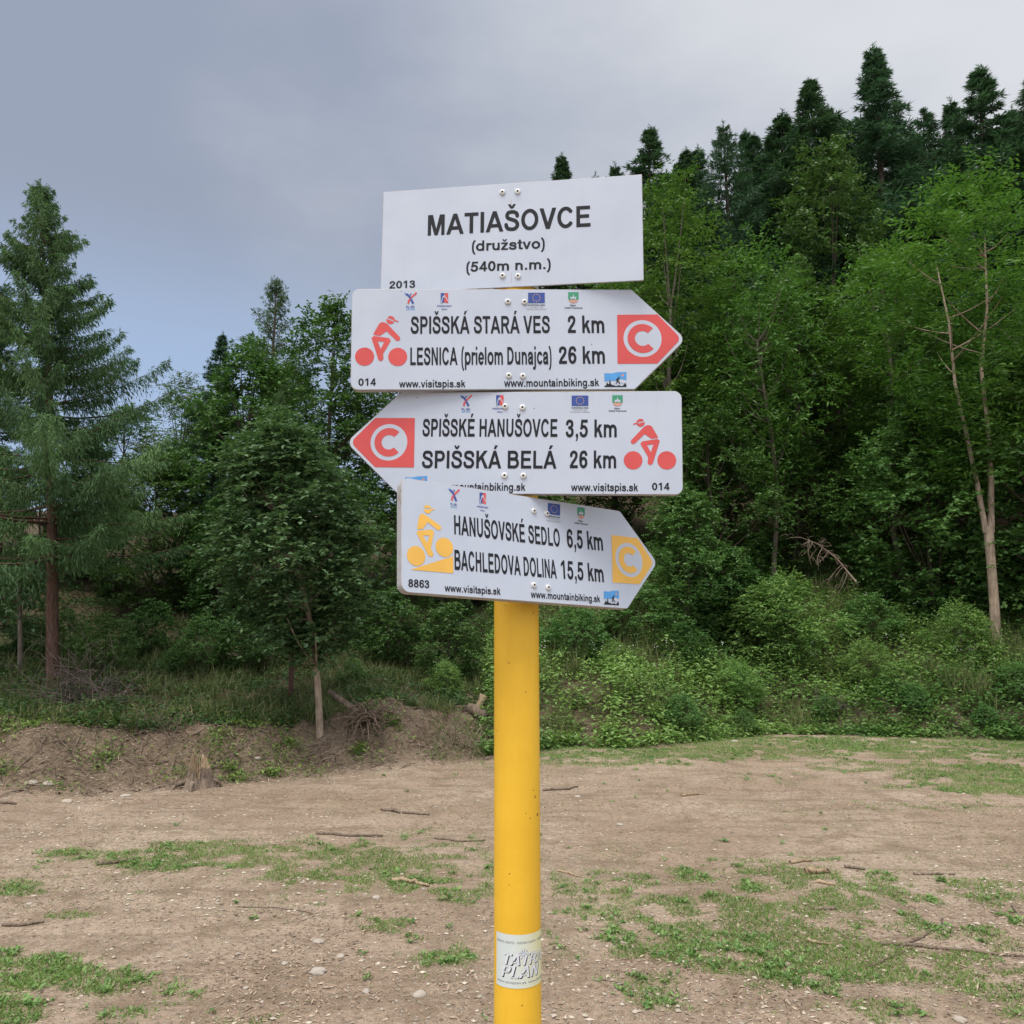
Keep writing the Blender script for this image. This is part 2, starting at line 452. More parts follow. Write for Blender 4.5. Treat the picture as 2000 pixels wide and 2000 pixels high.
# where grass stands in the yard (read off the photograph, laid out on the ground)
GR = [(1200, 1730, 190, 34, .75), (1500, 1760, 300, 75, 1.0), (1860, 1780, 220, 80, .75), (1350, 1830, 250, 60, .85), (1600, 1880, 260, 62, .95),
      (1870, 1900, 210, 62, .8), (1300, 1935, 160, 34, .55), (1650, 1978, 160, 26, .6), (1960, 1960, 90, 40, .6), (1130, 1795, 110, 34, .6),
      (210, 1675, 140, 17, 1.0), (400, 1680, 200, 36, 1.1), (650, 1690, 210, 50, 1.1), (860, 1705, 130, 60, .95), (900, 1640, 160, 26, .5),
      (40, 1735, 70, 17, .85), (120, 1782, 65, 12, .8), (620, 1755, 65, 16, .9), (60, 1890, 130, 40, 1.25), (190, 1910, 100, 26, 1.1), (740, 1802, 70, 20, .85),
      (860, 1862, 100, 42, .75), (350, 1940, 60, 26, .6), (250, 1985, 130, 26, .6), (480, 1985, 210, 20, .6), (0, 1975, 100, 34, .9),
      (1930, 1522, 200, 36, 1.3), (1500, 1462, 540, 24, 1.25), (1850, 1462, 320, 26, 1.25), (1200, 1478, 230, 20, 1.2), (1800, 1500, 260, 22, .8), (1750, 1575, 260, 13, .4), (1300, 1655, 220, 22, .22),
      (1000, 1480, 120, 25, .6), (780, 1520, 90, 14, .35), (1550, 1600, 400, 30, .12)]
def grass_mask(x, y):
    px, py = project(x, y, np.zeros_like(x))
    m = np.zeros_like(x)
    for cx, cy, rx, ry, d in GR:
        q = ((px - cx) / rx) ** 2 + ((py - cy) / ry) ** 2
        m = np.maximum(m, d * (1 - smooth(.15, 2.0, q)))
    base_ = .42 * np.exp(-(((px - 1600) / 520) ** 2 + ((py - 1810) / 120) ** 2)) + .30 * np.exp(-(((px - 520) / 480) ** 2 + ((py - 1700) / 60) ** 2)) + .3 * np.exp(-(((px - 1700) / 500) ** 2 + ((py - 1510) / 50) ** 2))
    out = (px < -40) | (px > 2040) | (py > 2040)
    m = np.where(out, .75 * smooth(.45, .62, fbm(x * .6, y * .6, 77)), m)
    n = fbm(x * 2.4, y * 2.4, 55, 4)
    n = .36 * n + .64 * fbm(x * 7.0, y * 7.0, 57, 4)
    m = np.maximum(m, base_)
    return m * smooth(.625 - .20 * m, .735 - .18 * m, n + .03)
thatch = grass_mask(X, Y) * (1 - smooth(-.2, .5, sF))
gm = mesh_np('ground', np.stack([X, Y, Z], -1).reshape(-1, 3), [np.stack([ii, ii + 1, ii + nx + 1, ii + nx], -1)], ['earth'], smooth_=True,
             attrs={'soil': soil.ravel(), 'litter': litter.ravel(), 'thatch': thatch.ravel()})
link('ground', gm, kind='structure')

# ------------------------------------------------------------------ lettering: strokes -> distance field -> flat mesh
HW = .0625      # half width of a horizontal stroke; vertical strokes come out wider by XK
XK = 1.16
def arc(cx, cy, rx, ry, a0, a1, n=22):
    a = np.radians(np.linspace(a0, a1, n)); return [(cx + rx * math.cos(t), cy + ry * math.sin(t)) for t in a]
def cr(P, n=7):
    P = [np.array(p, float) for p in P]; P = [2 * P[0] - P[1]] + P + [2 * P[-1] - P[-2]]; out = []
    for i in range(1, len(P) - 2):
        a, b, c, d = P[i - 1:i + 3]
        for t in np.linspace(0, 1, n, endpoint=False):
            out.append(tuple(.5 * (2 * b + (c - a) * t + (2 * a - 5 * b + 4 * c - d) * t * t + (3 * b - a - 3 * c + d) * t ** 3)))
    out.append(tuple(P[-2])); return out
def bx(a, b, c, d): return ('b', a, b, c, d)
def pg(*p): return ('g', p)
def mir(c, *p): return ('g', tuple((2 * c - x, y) for x, y in p))
def pt(p, w=HW): return ('p', p, w)
CARON = lambda dx, dy=0: [pg((dx - .165, .925 + dy), (dx - .055, .925 + dy), (dx + .055, .775 + dy), (dx - .055, .775 + dy)), pg((dx + .165, .925 + dy), (dx + .055, .925 + dy), (dx - .055, .775 + dy), (dx + .055, .775 + dy))]
ACUTE = lambda dx, dy=0: [pg((dx - .06, .775 + dy), (dx + .04, .775 + dy), (dx + .17, .93 + dy), (dx, .93 + dy))]
GL = {
 'A': (.722, [pg((0, 0), (.157, 0), (.437, .716), (.285, .716)), mir(.361, (0, 0), (.157, 0), (.437, .716), (.285, .716)), bx(.17, .155, .55, .275)]),
 'B': (.722, [bx(.073, 0, .22, .716), pt([(.15, .655), (.40, .655)] + arc(.41, .52, .155, .135, 90, -90) + [(.15, .385)]), pt([(.15, .375), (.43, .375)] + arc(.44, .218, .175, .157, 90, -90) + [(.15, .061)])]),
 'C': (.722, [pt(arc(.375, .358, .26, .305, 35, 325, 40))]),
 'D': (.722, [bx(.073, 0, .22, .716), pt([(.15, .655), (.31, .655)] + arc(.32, .358, .27, .297, 90, -90) + [(.15, .061)])]),
 'E': (.667, [bx(.073, 0, .22, .716), bx(.073, .595, .614, .716), bx(.073, .305, .575, .425), bx(.073, 0, .63, .121)]),
 'F': (.611, [bx(.073, 0, .22, .716), bx(.073, .595, .57, .716), bx(.073, .29, .50, .41)]),
 'G': (.778, [pt(arc(.385, .358, .27, .305, 38, 330, 40)), bx(.40, .26, .70, .38), bx(.57, .12, .70, .38)]),
 'H': (.722, [bx(.073, 0, .22, .716), bx(.503, 0, .65, .716), bx(.073, .31, .65, .434)]),
 'I': (.278, [bx(.066, 0, .213, .716)]),
 'J': (.556, [pt([(.41, .716), (.41, .22)] + arc(.265, .2, .145, .14, 0, -180))]),
 'K': (.722, [bx(.073, 0, .22, .716), pg((.20, .225), (.20, .42), (.495, .716), (.69, .716)), pg((.31, .40), (.42, .51), (.73, 0), (.54, 0))]),
 'L': (.611, [bx(.073, 0, .22, .716), bx(.073, 0, .58, .121)]),
 'M': (.833, [bx(.07, 0, .205, .716), bx(.628, 0, .763, .716), pg((.10, .716), (.275, .716), (.48, 0), (.35, 0)), mir(.4165, (.10, .716), (.275, .716), (.48, 0), (.35, 0))]),
 'N': (.722, [bx(.073, 0, .21, .716), bx(.512, 0, .649, .716), pg((.073, .716), (.225, .716), (.649, 0), (.497, 0))]),
 'O': (.778, [pt(arc(.389, .358, .272, .305, 0, 360, 48))]),
 'P': (.667, [bx(.073, 0, .22, .716), pt([(.15, .655), (.38, .655)] + arc(.385, .495, .165, .16, 90, -90) + [(.15, .335)])]),
 'R': (.722, [bx(.073, 0, .22, .716), pt([(.15, .655), (.42, .655)] + arc(.425, .505, .16, .15, 90, -90) + [(.15, .355)]), pg((.33, .33), (.47, .34), (.72, 0), (.54, 0))]),
 'S': (.667, [pt(cr([(.555, .50), (.535, .585), (.45, .642), (.33, .655), (.20, .635), (.14, .535), (.19, .445), (.33, .395), (.47, .345), (.55, .26), (.555, .17), (.47, .082), (.335, .061), (.19, .085), (.125, .155), (.105, .235)]))]),
 'T': (.611, [bx(.02, .595, .59, .716), bx(.231, 0, .38, .716)]),
 'U': (.722, [pt([(.146, .716), (.146, .28)] + arc(.361, .262, .215, .2, 180, 360) + [(.576, .716)])]),
 'V': (.667, [pg((0, .716), (.16, .716), (.412, 0), (.255, 0)), mir(.3335, (0, .716), (.16, .716), (.412, 0), (.255, 0))]),
 'Y': (.667, [bx(.26, 0, .407, .34), pg((0, .716), (.17, .716), (.407, .30), (.26, .30)), mir(.3335, (0, .716), (.17, .716), (.407, .30), (.26, .30))]),
 'Z': (.611, [bx(.04, .595, .57, .716), bx(.02, 0, .59, .121), pg((.02, .1), (.2, .1), (.57, .62), (.39, .62))]),
 'a': (.556, [pt(cr([(.095, .355), (.15, .44), (.27, .462), (.385, .43), (.42, .345), (.42, .2)]) + [(.42, .1), (.44, 0)]), pt(cr([(.41, .30), (.27, .265), (.14, .225), (.105, .145), (.15, .075), (.24, .055), (.345, .085), (.41, .165)]))]),
 'b': (.611, [bx(.066, 0, .205, .716), pt(arc(.33, .26, .205, .205, 0, 360, 36))]),
 'c': (.556, [pt(arc(.295, .26, .2, .205, 38, 322, 32))]),
 'd': (.611, [bx(.406, 0, .545, .716), pt(arc(.281, .26, .205, .205, 0, 360, 36))]),
 'e': (.556, [pt(arc(.28, .26, .195, .205, 0, 318, 34)), bx(.10, .21, .53, .30)]),
 'g': (.611, [pt(arc(.283, .272, .2, .195, 0, 360, 36)), pt([(.475, .519), (.475, .02)] + cr([(.475, -.02), (.44, -.11), (.30, -.15), (.16, -.125), (.11, -.06)]))]),
 'i': (.278, [bx(.068, 0, .208, .505), bx(.068, .61, .208, .735)]),
 'j': (.278, [bx(.068, .61, .208, .735), pt([(.138, .519), (.138, -.04)] + cr([(.138, -.07), (.09, -.145), (-.02, -.15)]))]),
 'k': (.556, [bx(.066, 0, .205, .716), pg((.19, .15), (.19, .33), (.35, .519), (.525, .519)), pg((.26, .29), (.37, .38), (.56, 0), (.39, 0))]),
 'l': (.278, [bx(.068, 0, .208, .716)]),
 'm': (.889, [bx(.062, 0, .2, .519), pt(arc(.288, .30, .157, .155, 180, 0) + [(.445, 0)]), pt(arc(.602, .30, .157, .155, 180, 0) + [(.759, 0)])]),
 'n': (.611, [bx(.066, 0, .205, .519), pt(arc(.305, .29, .168, .165, 180, 0) + [(.473, 0)])]),
 'o': (.611, [pt(arc(.3055, .26, .207, .205, 0, 360, 36))]),
 'p': (.611, [bx(.066, -.2, .205, .519), pt(arc(.33, .26, .205, .205, 0, 360, 36))]),
 'r': (.389, [bx(.066, 0, .205, .519), pt(cr([(.135, .25), (.165, .385), (.25, .448), (.385, .44)]))]),
 's': (.556, [pt(cr([(.45, .36), (.40, .432), (.28, .463), (.165, .44), (.118, .375), (.16, .315), (.28, .277), (.40, .238), (.452, .155), (.40, .078), (.27, .055), (.14, .08), (.088, .16)]))]),
 't': (.333, [pt([(.165, .66), (.165, .16)] + cr([(.165, .13), (.2, .068), (.315, .062)])), bx(.015, .41, .31, .519)]),
 'u': (.611, [pt([(.137, .519), (.137, .225)] + arc(.305, .228, .168, .167, 180, 360)), bx(.406, 0, .545, .519)]),
 'v': (.556, [pg((.005, .519), (.155, .519), (.35, 0), (.21, 0)), mir(.278, (.005, .519), (.155, .519), (.35, 0), (.21, 0))]),
 'w': (.778, [pg((0, .519), (.14, .519), (.285, 0), (.155, 0)), pg((.155, 0), (.285, 0), (.455, .519), (.325, .519)), mir(.389, (0, .519), (.14, .519), (.285, 0), (.155, 0)), mir(.389, (.155, 0), (.285, 0), (.455, .519), (.325, .519))]),
 'z': (.5, [bx(.03, .41, .46, .519), bx(.02, 0, .475, .11), pg((.02, .09), (.2, .09), (.46, .43), (.28, .43))]),
 '0': (.556, [pt(arc(.278, .358, .175, .3, 0, 360, 44))]),
 '1': (.556, [bx(.25, 0, .39, .716), pg((.08, .45), (.08, .58), (.28, .716), (.37, .64))]),
 '2': (.556, [pt(cr([(.11, .49), (.14, .60), (.27, .655), (.40, .605), (.42, .49), (.34, .36), (.20, .22), (.12, .10)])), bx(.035, 0, .51, .125)]),
 '3': (.556, [pt(cr([(.105, .52), (.15, .62), (.27, .655), (.385, .61), (.405, .5), (.34, .41), (.22, .385)])), pt(cr([(.22, .385), (.36, .35), (.43, .24), (.40, .12), (.28, .057), (.15, .09), (.095, .19)]))]),
 '4': (.556, [bx(.31, 0, .445, .716), bx(.02, .145, .535, .265), pg((.02, .20), (.16, .20), (.43, .716), (.31, .716))]),
 '5': (.556, [bx(.12, .59, .50, .712), pg((.065, .34), (.19, .34), (.24, .712), (.118, .712)), pt(cr([(.11, .36), (.2, .415), (.30, .425), (.41, .35), (.435, .23), (.38, .1), (.26, .057), (.14, .09), (.085, .18)]))]),
 '6': (.556, [pt(arc(.285, .23, .165, .172, 0, 360, 32)), pt(cr([(.455, .54), (.40, .63), (.29, .655), (.17, .6), (.115, .45), (.11, .3), (.12, .22)]))]),
 '7': (.556, [bx(.04, .59, .51, .716), pg((.36, .6), (.51, .6), (.29, 0), (.14, 0))]),
 '8': (.556, [pt(arc(.278, .53, .15, .13, 0, 360, 30)), pt(arc(.278, .21, .175, .155, 0, 360, 30))]),
 '.': (.278, [bx(.07, 0, .21, .14)]),
 ',': (.278, [bx(.07, 0, .21, .14), pg((.13, .01), (.21, .01), (.15, -.15), (.075, -.15))]),
 '-': (.333, [bx(.04, .19, .29, .315)]),
 '(': (.333, [pt(cr([(.27, .73), (.17, .56), (.135, .26), (.17, -.04), (.27, -.21)]), .052)]),
 ')': (.333, [pt(cr([(.063, .73), (.163, .56), (.198, .26), (.163, -.04), (.063, -.21)]), .052)]),
 ' ': (.278, [])}
for k, b, ex in (('Š', 'S', CARON(.333)), ('Á', 'A', ACUTE(.361)), ('É', 'E', ACUTE(.34)), ('Ú', 'U', ACUTE(.361)), ('Ó', 'O', ACUTE(.389)), ('Ý', 'Y', ACUTE(.333)),
                 ('ž', 'z', CARON(.25, -.19)), ('á', 'a', ACUTE(.27, -.19)), ('ľ', 'l', [bx(.24, .56, .31, .716)])):
    GL[k] = (GL[b][0], GL[b][1] + ex)

def sd_poly(X, Y, P):
    P = np.asarray(P, float); d = np.full(X.shape, 1e9); ins = np.zeros(X.shape, bool)
    for (ax, ay), (bx_, by) in zip(P, np.roll(P, -1, 0)):
        ex, ey = bx_ - ax, by - ay; L2 = ex * ex + ey * ey + 1e-18
        t = np.clip(((X - ax) * ex + (Y - ay) * ey) / L2, 0, 1)
        d = np.minimum(d, np.hypot(X - ax - ex * t, Y - ay - ey * t))
        c = (ay > Y) != (by > Y)
        if abs(ey) > 1e-12: ins ^= c & (X < ax + (Y - ay) / ey * ex)
    return np.where(ins, -d, d)
def sd_path(X, Y, P, hw, kx=1.0):
    P = np.asarray(P, float) / np.array([kx, 1]); X = X / kx; d = np.full(X.shape, 1e9); m = len(P) - 1
    closed = np.hypot(*(P[0] - P[-1])) < 1e-6
    for i in range(m):
        a, b = P[i], P[i + 1]; e = b - a; ln = math.hypot(*e) + 1e-12; e = e / ln
        t = (X - a[0]) * e[0] + (Y - a[1]) * e[1]; pp = np.abs((X - a[0]) * -e[1] + (Y - a[1]) * e[0])
        ov = np.maximum(-t, t - ln)
        dd = np.where(ov > 0, np.hypot(pp, ov), pp)
        if not closed:
            if i == 0: dd = np.where(t < 0, np.maximum(pp, hw - t), dd)
            if i == m - 1: dd = np.where(t > ln, np.maximum(pp, hw + t - ln), dd)
        d = np.minimum(d, dd)
    return d - hw
def sd_op(X, Y, op):
    if op[0] == 'b':
        _, a, b, c, e = op
        return np.maximum(np.maximum(a - X, X - c), np.maximum(b - Y, Y - e))
    if op[0] == 'g': return sd_poly(X, Y, op[1])
    return sd_path(X, Y, op[1], op[2], XK)
def fieldmesh(f, x0, y0, x1, y1, h):
    """flat polygons of the region f<0 : runs of full cells become one quad, border cells are clipped"""
    nx = int(math.ceil((x1 - x0) / h)) + 2; ny = int(math.ceil((y1 - y0) / h)) + 2
    xs = x0 - h * .5 + np.arange(nx) * h; ys = y0 - h * .5 + np.arange(ny) * h
    XX, YY = np.meshgrid(xs, ys); D = f(XX, YY)
    polys = []
    S = D < 0
    cnt = S[:-1, :-1].astype(int) + S[:-1, 1:] + S[1:, :-1] + S[1:, 1:]
    for j in range(ny - 1):
        i = 0
        row = cnt[j]
        while i < nx - 1:
            if row[i] == 0: i += 1; continue
            if row[i] == 4:
                k = i
                while k < nx - 1 and row[k] == 4: k += 1
                polys.append([(xs[i], ys[j]), (xs[k], ys[j]), (xs[k], ys[j + 1]), (xs[i], ys[j + 1])]); i = k; continue
            c = [(i, j), (i + 1, j), (i + 1, j + 1), (i, j + 1)]; out = []
            for q in range(4):
                a, b = c[q], c[(q + 1) % 4]; da, db = D[a[1], a[0]], D[b[1], b[0]]
                if da < 0: out.append((xs[a[0]], ys[a[1]]))
                if (da < 0) != (db < 0):
                    t = da / (da - db); out.append((xs[a[0]] + (xs[b[0]] - xs[a[0]]) * t, ys[a[1]] + (ys[b[1]] - ys[a[1]]) * t))
            if len(out) >= 3: polys.append(out)
            i += 1
    return polys
_gc = {}
def glyph(ch, h):
    key = (ch, h)
    if key not in _gc:
        ops = GL[ch][1]
        if not ops: _gc[key] = []
        else:
            f = lambda X, Y: np.minimum.reduce([sd_op(X, Y, o) for o in ops])
            _gc[key] = fieldmesh(f, -.09, -.24, GL[ch][0] + .08, .97, h)
    return _gc[key]
def text_polys(s, h=.0135):
    out = []; x = 0
    for ch in s:
        for P in glyph(ch, h): out.append([(a + x, b) for a, b in P])
        x += GL[ch][0]
    xs = [a for P in out for a, b in P]
    return out, min(xs), max(xs)
def polys_mesh(name, polys_by_mat, tf):
    """polys_by_mat: list of (material, polys, lift); tf maps (u, v, lift) arrays to 3D"""
    V = []; F = {}; mats = []; n = 0; order = []
    for mat, polys, lift in polys_by_mat:
        if mat not in mats: mats.append(mat)
        for P in polys:
            V += [(a, b, lift) for a, b in P]
            F.setdefault(len(P), []).append(([n + q for q in range(len(P))], mats.index(mat))); n += len(P)
    V = np.array(V); W = tf(V[:, 0], V[:, 1], V[:, 2])
    Fs = []; mi = []
    for k in sorted(F):
        Fs.append(np.array([a for a, _ in F[k]])); mi += [b for _, b in F[k]]
    return mesh_np(name, W, Fs, mats, mi=mi)

# ------------------------------------------------------------------ the signpost
PR = .0445
PX, PY = 0.0087, 1.6458
POST = empty('signpost', (PX + .002, PY, 0), label='yellow steel signpost carrying four white cycling route signs, standing on the bare field', cat='signpost')
ORG = np.array([PX + .002, PY, 0])
def post_link(name, me, parent=POST, **p):
    return link(name, me, parent, **p)
tb = Tubes()
zt = EYE + .905
pts = np.array([[.004 * (1 - z / 1.7), 0, z] for z in np.linspace(-.25, zt, 14)]) + [PX - ORG[0], 0, 0]
tb.add(pts, PR, 64)
POLE = post_link('pole', tb.mesh('pole', 'pole'))

class Plane:
    """a sign's plane: origin on the pole axis at eye height, u to the right, v up along the sheet, w out of it"""
    def __init__(s, yaw, roll, pitch, off):
        yaw, roll, pitch = R(yaw), R(roll), R(pitch)
        n = np.array([math.sin(yaw), -math.cos(yaw), 0]); r = np.array([math.cos(yaw), math.sin(yaw), 0]); u = np.array([0, 0, 1.])
        s.n = n * math.cos(pitch) + u * math.sin(pitch); u2 = u * math.cos(pitch) - n * math.sin(pitch)
        s.r = r * math.cos(roll) + u2 * math.sin(roll); s.u = u2 * math.cos(roll) - r * math.sin(roll)
        s.c = np.array([PX, PY, 0]) + n * (PR + off)
    def uv(s, px, py):
        d = ray(px, py); k = (s.c @ s.n) / (d @ s.n); q = d * k - s.c
        return np.array([q @ s.r, q @ s.u])
    def xyz(s, u, v, w):
        u = np.asarray(u, float); v = np.asarray(v, float); w = np.asarray(w, float)
        return (s.c + np.array([0, 0, EYE]) - ORG) + u[..., None] * s.r + v[..., None] * s.u + w[..., None] * s.n
def Z1(x, y): return (x / 2.76 + 660, y / 2.76 + 320)
def Z2(x, y): return (x / 2.76 + 660, y / 2.76 + 740)
def round_poly(P, rad, n=8):
    P = np.asarray(P, float); out = []
    for i in range(len(P)):
        a, b, c = P[i - 1], P[i], P[(i + 1) % len(P)]; r = rad[i]
        if r <= 0: out.append(b); continue
        d1 = nrm(a - b); d2 = nrm(c - b); ang = math.acos(np.clip(d1 @ d2, -1, 1)); t = r / math.tan(ang / 2)
        p1 = b + d1 * t; p2 = b + d2 * t; ctr = b + nrm(d1 + d2) * (r / math.sin(ang / 2))
        a1 = math.atan2(*(p1 - ctr)[::-1]); a2 = math.atan2(*(p2 - ctr)[::-1]); da = (a2 - a1 + math.pi) % (2 * math.pi) - math.pi
        for t in np.linspace(0, 1, n): out.append(ctr + r * np.array([math.cos(a1 + da * t), math.sin(a1 + da * t)]))
    return np.array(out)
def inset(P, d):
    P = np.asarray(P, float); e = nrm(np.roll(P, -1, 0) - P); nn = np.stack([-e[:, 1], e[:, 0]], -1)
    area = .5 * np.sum(P[:, 0] * np.roll(P[:, 1], -1) - P[:, 1] * np.roll(P[:, 0], -1))
    if area < 0: nn = -nn
    m = nrm(nn + np.roll(nn, 1, 0)); return P + m * (d / np.maximum(np.sum(m * nn, 1), .4))[:, None]
def plate(name, pl, P0, rd, nn, lip, label):
    """sheet with a folded rim: front face in rings (for rim grime), outer wall, rim, inner wall, back"""
    ring = lambda d: round_poly(inset(P0, d), [max(r - d, .0006) for r in rd], nn)
    P = ring(0); n = len(P); rings = [(P, -.0006), (ring(.0008), 0), (ring(.006), 0), (ring(.016), 0)]
    V = []; at_ = []
    for (Q, w), e in zip(rings, (1, 1, .45, 0)):
        V.append(pl.xyz(Q[:, 0], Q[:, 1], np.full(n, w))); at_ += [e] * n
    back = [(P, -lip), (ring(.0022), -lip), (ring(.0022), -.0026)]
    for Q, w in back: V.append(pl.xyz(Q[:, 0], Q[:, 1], np.full(n, w))); at_ += [1] * n
    i = np.arange(n); j = (i + 1) % n; quads = []; mi = []
    for a, b, m in ((1, 0, 1), (2, 1, 0), (3, 2, 0), (0, 4, 1), (4, 5, 1), (5, 6, 2)):
        quads.append(np.stack([a * n + i, b * n + i, b * n + j, a * n + j], -1)); mi += [m] * n
    F = [np.concatenate(quads), (3 * n + i)[None], (6 * n + i[::-1])[None]]
    mi += [0, 2]
    me = mesh_np(name, np.concatenate(V), F, ['sign', 'edge', 'sign_back'], mi=mi, attrs={'rim': at_})
    return post_link(name, me, label=label)
def text(sign, pl, s, zf, x0, yb0, x1, yb1, cap, mat='black', lift=.0005, asc=False, h=.0135):
    """s set so that its ink runs x0..x1 with the baseline yb0 -> yb1 and cap height cap (all measured on the photo)"""
    a = pl.uv(*zf(x0, yb0)); b = pl.uv(*zf(x1, yb1)); c = pl.uv(*zf((x0 + x1) / 2, (yb0 + yb1) / 2)); d = pl.uv(*zf((x0 + x1) / 2, (yb0 + yb1) / 2 - cap))
    P, xa, xb = text_polys(s, h)
    sx = (b[0] - a[0]) / (xb - xa); sy = (d[1] - c[1]) / .716; sl = (b[1] - a[1]) / (b[0] - a[0])
    def tf(u, v, w):
        uu = a[0] + (u - xa) * sx
        return pl.xyz(uu, a[1] + (uu - a[0]) * sl + v * sy, w)
    return post_link('lettering', polys_mesh('lettering', [(mat, P, lift)], tf), sign)
def mk_rivet(sign, pl, px, py, rad=.0063):
    c = pl.uv(px, py); prof = [(rad, 0), (rad, .0012), (rad * .86, .0026), (rad * .55, .0034), (rad * .36, .0034), (rad * .30, .0018), (0.0001, .0018)]
    k = 20; th = np.arange(k) * 2 * math.pi / k; V = []
    for r, w in prof: V.append(pl.xyz(c[0] + r * np.cos(th), c[1] + r * np.sin(th), np.full(k, w + .0002)))
    i = np.arange(k); j = (i + 1) % k
    F = np.concatenate([np.stack([q * k + i, q * k + j, (q + 1) * k + j, (q + 1) * k + i], -1) for q in range(len(prof) - 1)])
    mi = [0] * (4 * k) + [1] * (2 * k)
    post_link('rivet', mesh_np('rivet', np.concatenate(V), [F], ['rivet', 'hole'], mi=mi, smooth_=False), sign)
def bracket(sign, pl, v):
    """clamp strap behind the sheet holding it to the pole"""
    k = 28; th = np.linspace(0, 2 * math.pi, k + 1)[:-1]; r0, r1 = PR + .0004, PR + .0032
    c = np.array([PX, PY, 0]) - ORG; zz = EYE + v
    V = []
    for r, z in ((r1, -.012), (r1, .012), (r0, .012), (r0, -.012)):
        V.append(np.stack([c[0] + r * np.cos(th), c[1] + r * np.sin(th), np.full(k, zz + z)], -1))
    i = np.arange(k); j = (i + 1) % k
    F = np.concatenate([np.stack([a * k + i, a * k + j, ((a + 1) % 4) * k + j, ((a + 1) % 4) * k + i], -1) for a in range(4)])
    post_link('clamp', mesh_np('clamp', np.concatenate(V), [F], ['sign_back']), sign)
def sdf_part(sign, pl, name, layers, h):
    """layers: (material, sdf(U,V), bbox, lift)"""
    post_link(name, polys_mesh(name, [(m, fieldmesh(f, *bb, h), lf) for m, f, bb, lf in layers], pl.xyz), sign)
def UVs(pl, zf, pts): return [tuple(pl.uv(*zf(*p))) for p in pts]
def bbox(P, m=.002):
    P = np.array(P); return (P[:, 0].min() - m, P[:, 1].min() - m, P[:, 0].max() + m, P[:, 1].max() + m)
def circ(c, r): return lambda X, Y: np.hypot(X - c[0], Y - c[1]) - r
def poly_f(P, r=0): return lambda X, Y: sd_poly(X, Y, P) - r
def U_(*fs): return lambda X, Y: np.minimum.reduce([f(X, Y) for f in fs])
def sub(a, b): return lambda X, Y: np.maximum(a(X, Y), -b(X, Y))
def route_marker(sign, pl, zf, P, tip_r, ctr, ro, rc, ri, col):
    Q = UVs(pl, zf, P)
    Q = round_poly(Q, [0, .002, tip_r, .002, 0]) if len(P) == 5 else Q
    c = pl.uv(*zf(*ctr)); rad = [abs(pl.uv(*zf(ctr[0], ctr[1] - r))[1] - pl.uv(*zf(ctr[0], ctr[1] + r))[1]) / 2 for r in (ro, rc, ri)]
    bb = (c[0] - rad[0] - .002, c[1] - rad[0] - .002, c[0] + rad[0] + .002, c[1] + rad[0] + .002)
    def cc(X, Y):
        d = np.hypot(X - c[0], Y - c[1]); ring = np.maximum(d - rad[1], rad[2] - d)
        return np.maximum(ring, ((X - c[0]) - np.abs(Y - c[1])) * .707)
    sdf_part(sign, pl, 'route_marker', [(col, sub(poly_f(Q), circ(c, rad[0])), bbox(Q), .0005), (('white'), sub(circ(c, rad[0]), cc), bb, .0005), (col, cc, bb, .0009)], .0011)
def picto(sign, pl, zf, wheels, wr, head, hr, band, peak, torso, leg, hole, col, ramp=None):
    fs = []; allp = []
    rr = abs(pl.uv(*zf(wheels[0][0], wheels[0][1] - wr))[1] - pl.uv(*zf(wheels[0][0], wheels[0][1] + wr))[1]) / 2
    for w in wheels:
        c = pl.uv(*zf(*w)); fs.append(circ(c, rr)); allp += [c - rr, c + rr]
    hc = pl.uv(*zf(*head)); h_ = abs(pl.uv(*zf(head[0], head[1] - hr))[1] - pl.uv(*zf(head[0], head[1] + hr))[1]) / 2
    b0, b1 = UVs(pl, zf, band); bw = h_ * .17
    fs.append(sub(circ(hc, h_), lambda X, Y: sd_path(X, Y, [b0, b1], bw)))
    p0, p1 = UVs(pl, zf, peak); fs.append(lambda X, Y: sd_path(X, Y, [p0, p1], h_ * .16))
    T = UVs(pl, zf, torso); fs.append(poly_f(T, .0012)); Lg = UVs(pl, zf, leg); Ho = UVs(pl, zf, hole)
    fs.append(sub(poly_f(Lg, .0014), poly_f(Ho)))
    if ramp: Q = UVs(pl, zf, ramp); fs.append(poly_f(Q)); allp += [np.array(q) for q in Q]
    allp += [np.array(q) for q in T + Lg] + [hc + h_]
    sdf_part(sign, pl, 'cyclist_pictogram', [(col, U_(*fs), bbox(allp, .003), .0005)], .0008)
def mini(sign, pl, s, zf, xc, yc, wid, hgt, mat, slope=0):
    text(sign, pl, s, zf, xc - wid / 2, yc + hgt / 2 - slope * wid / 2, xc + wid / 2, yc + hgt / 2 + slope * wid / 2, hgt, mat, h=.035)
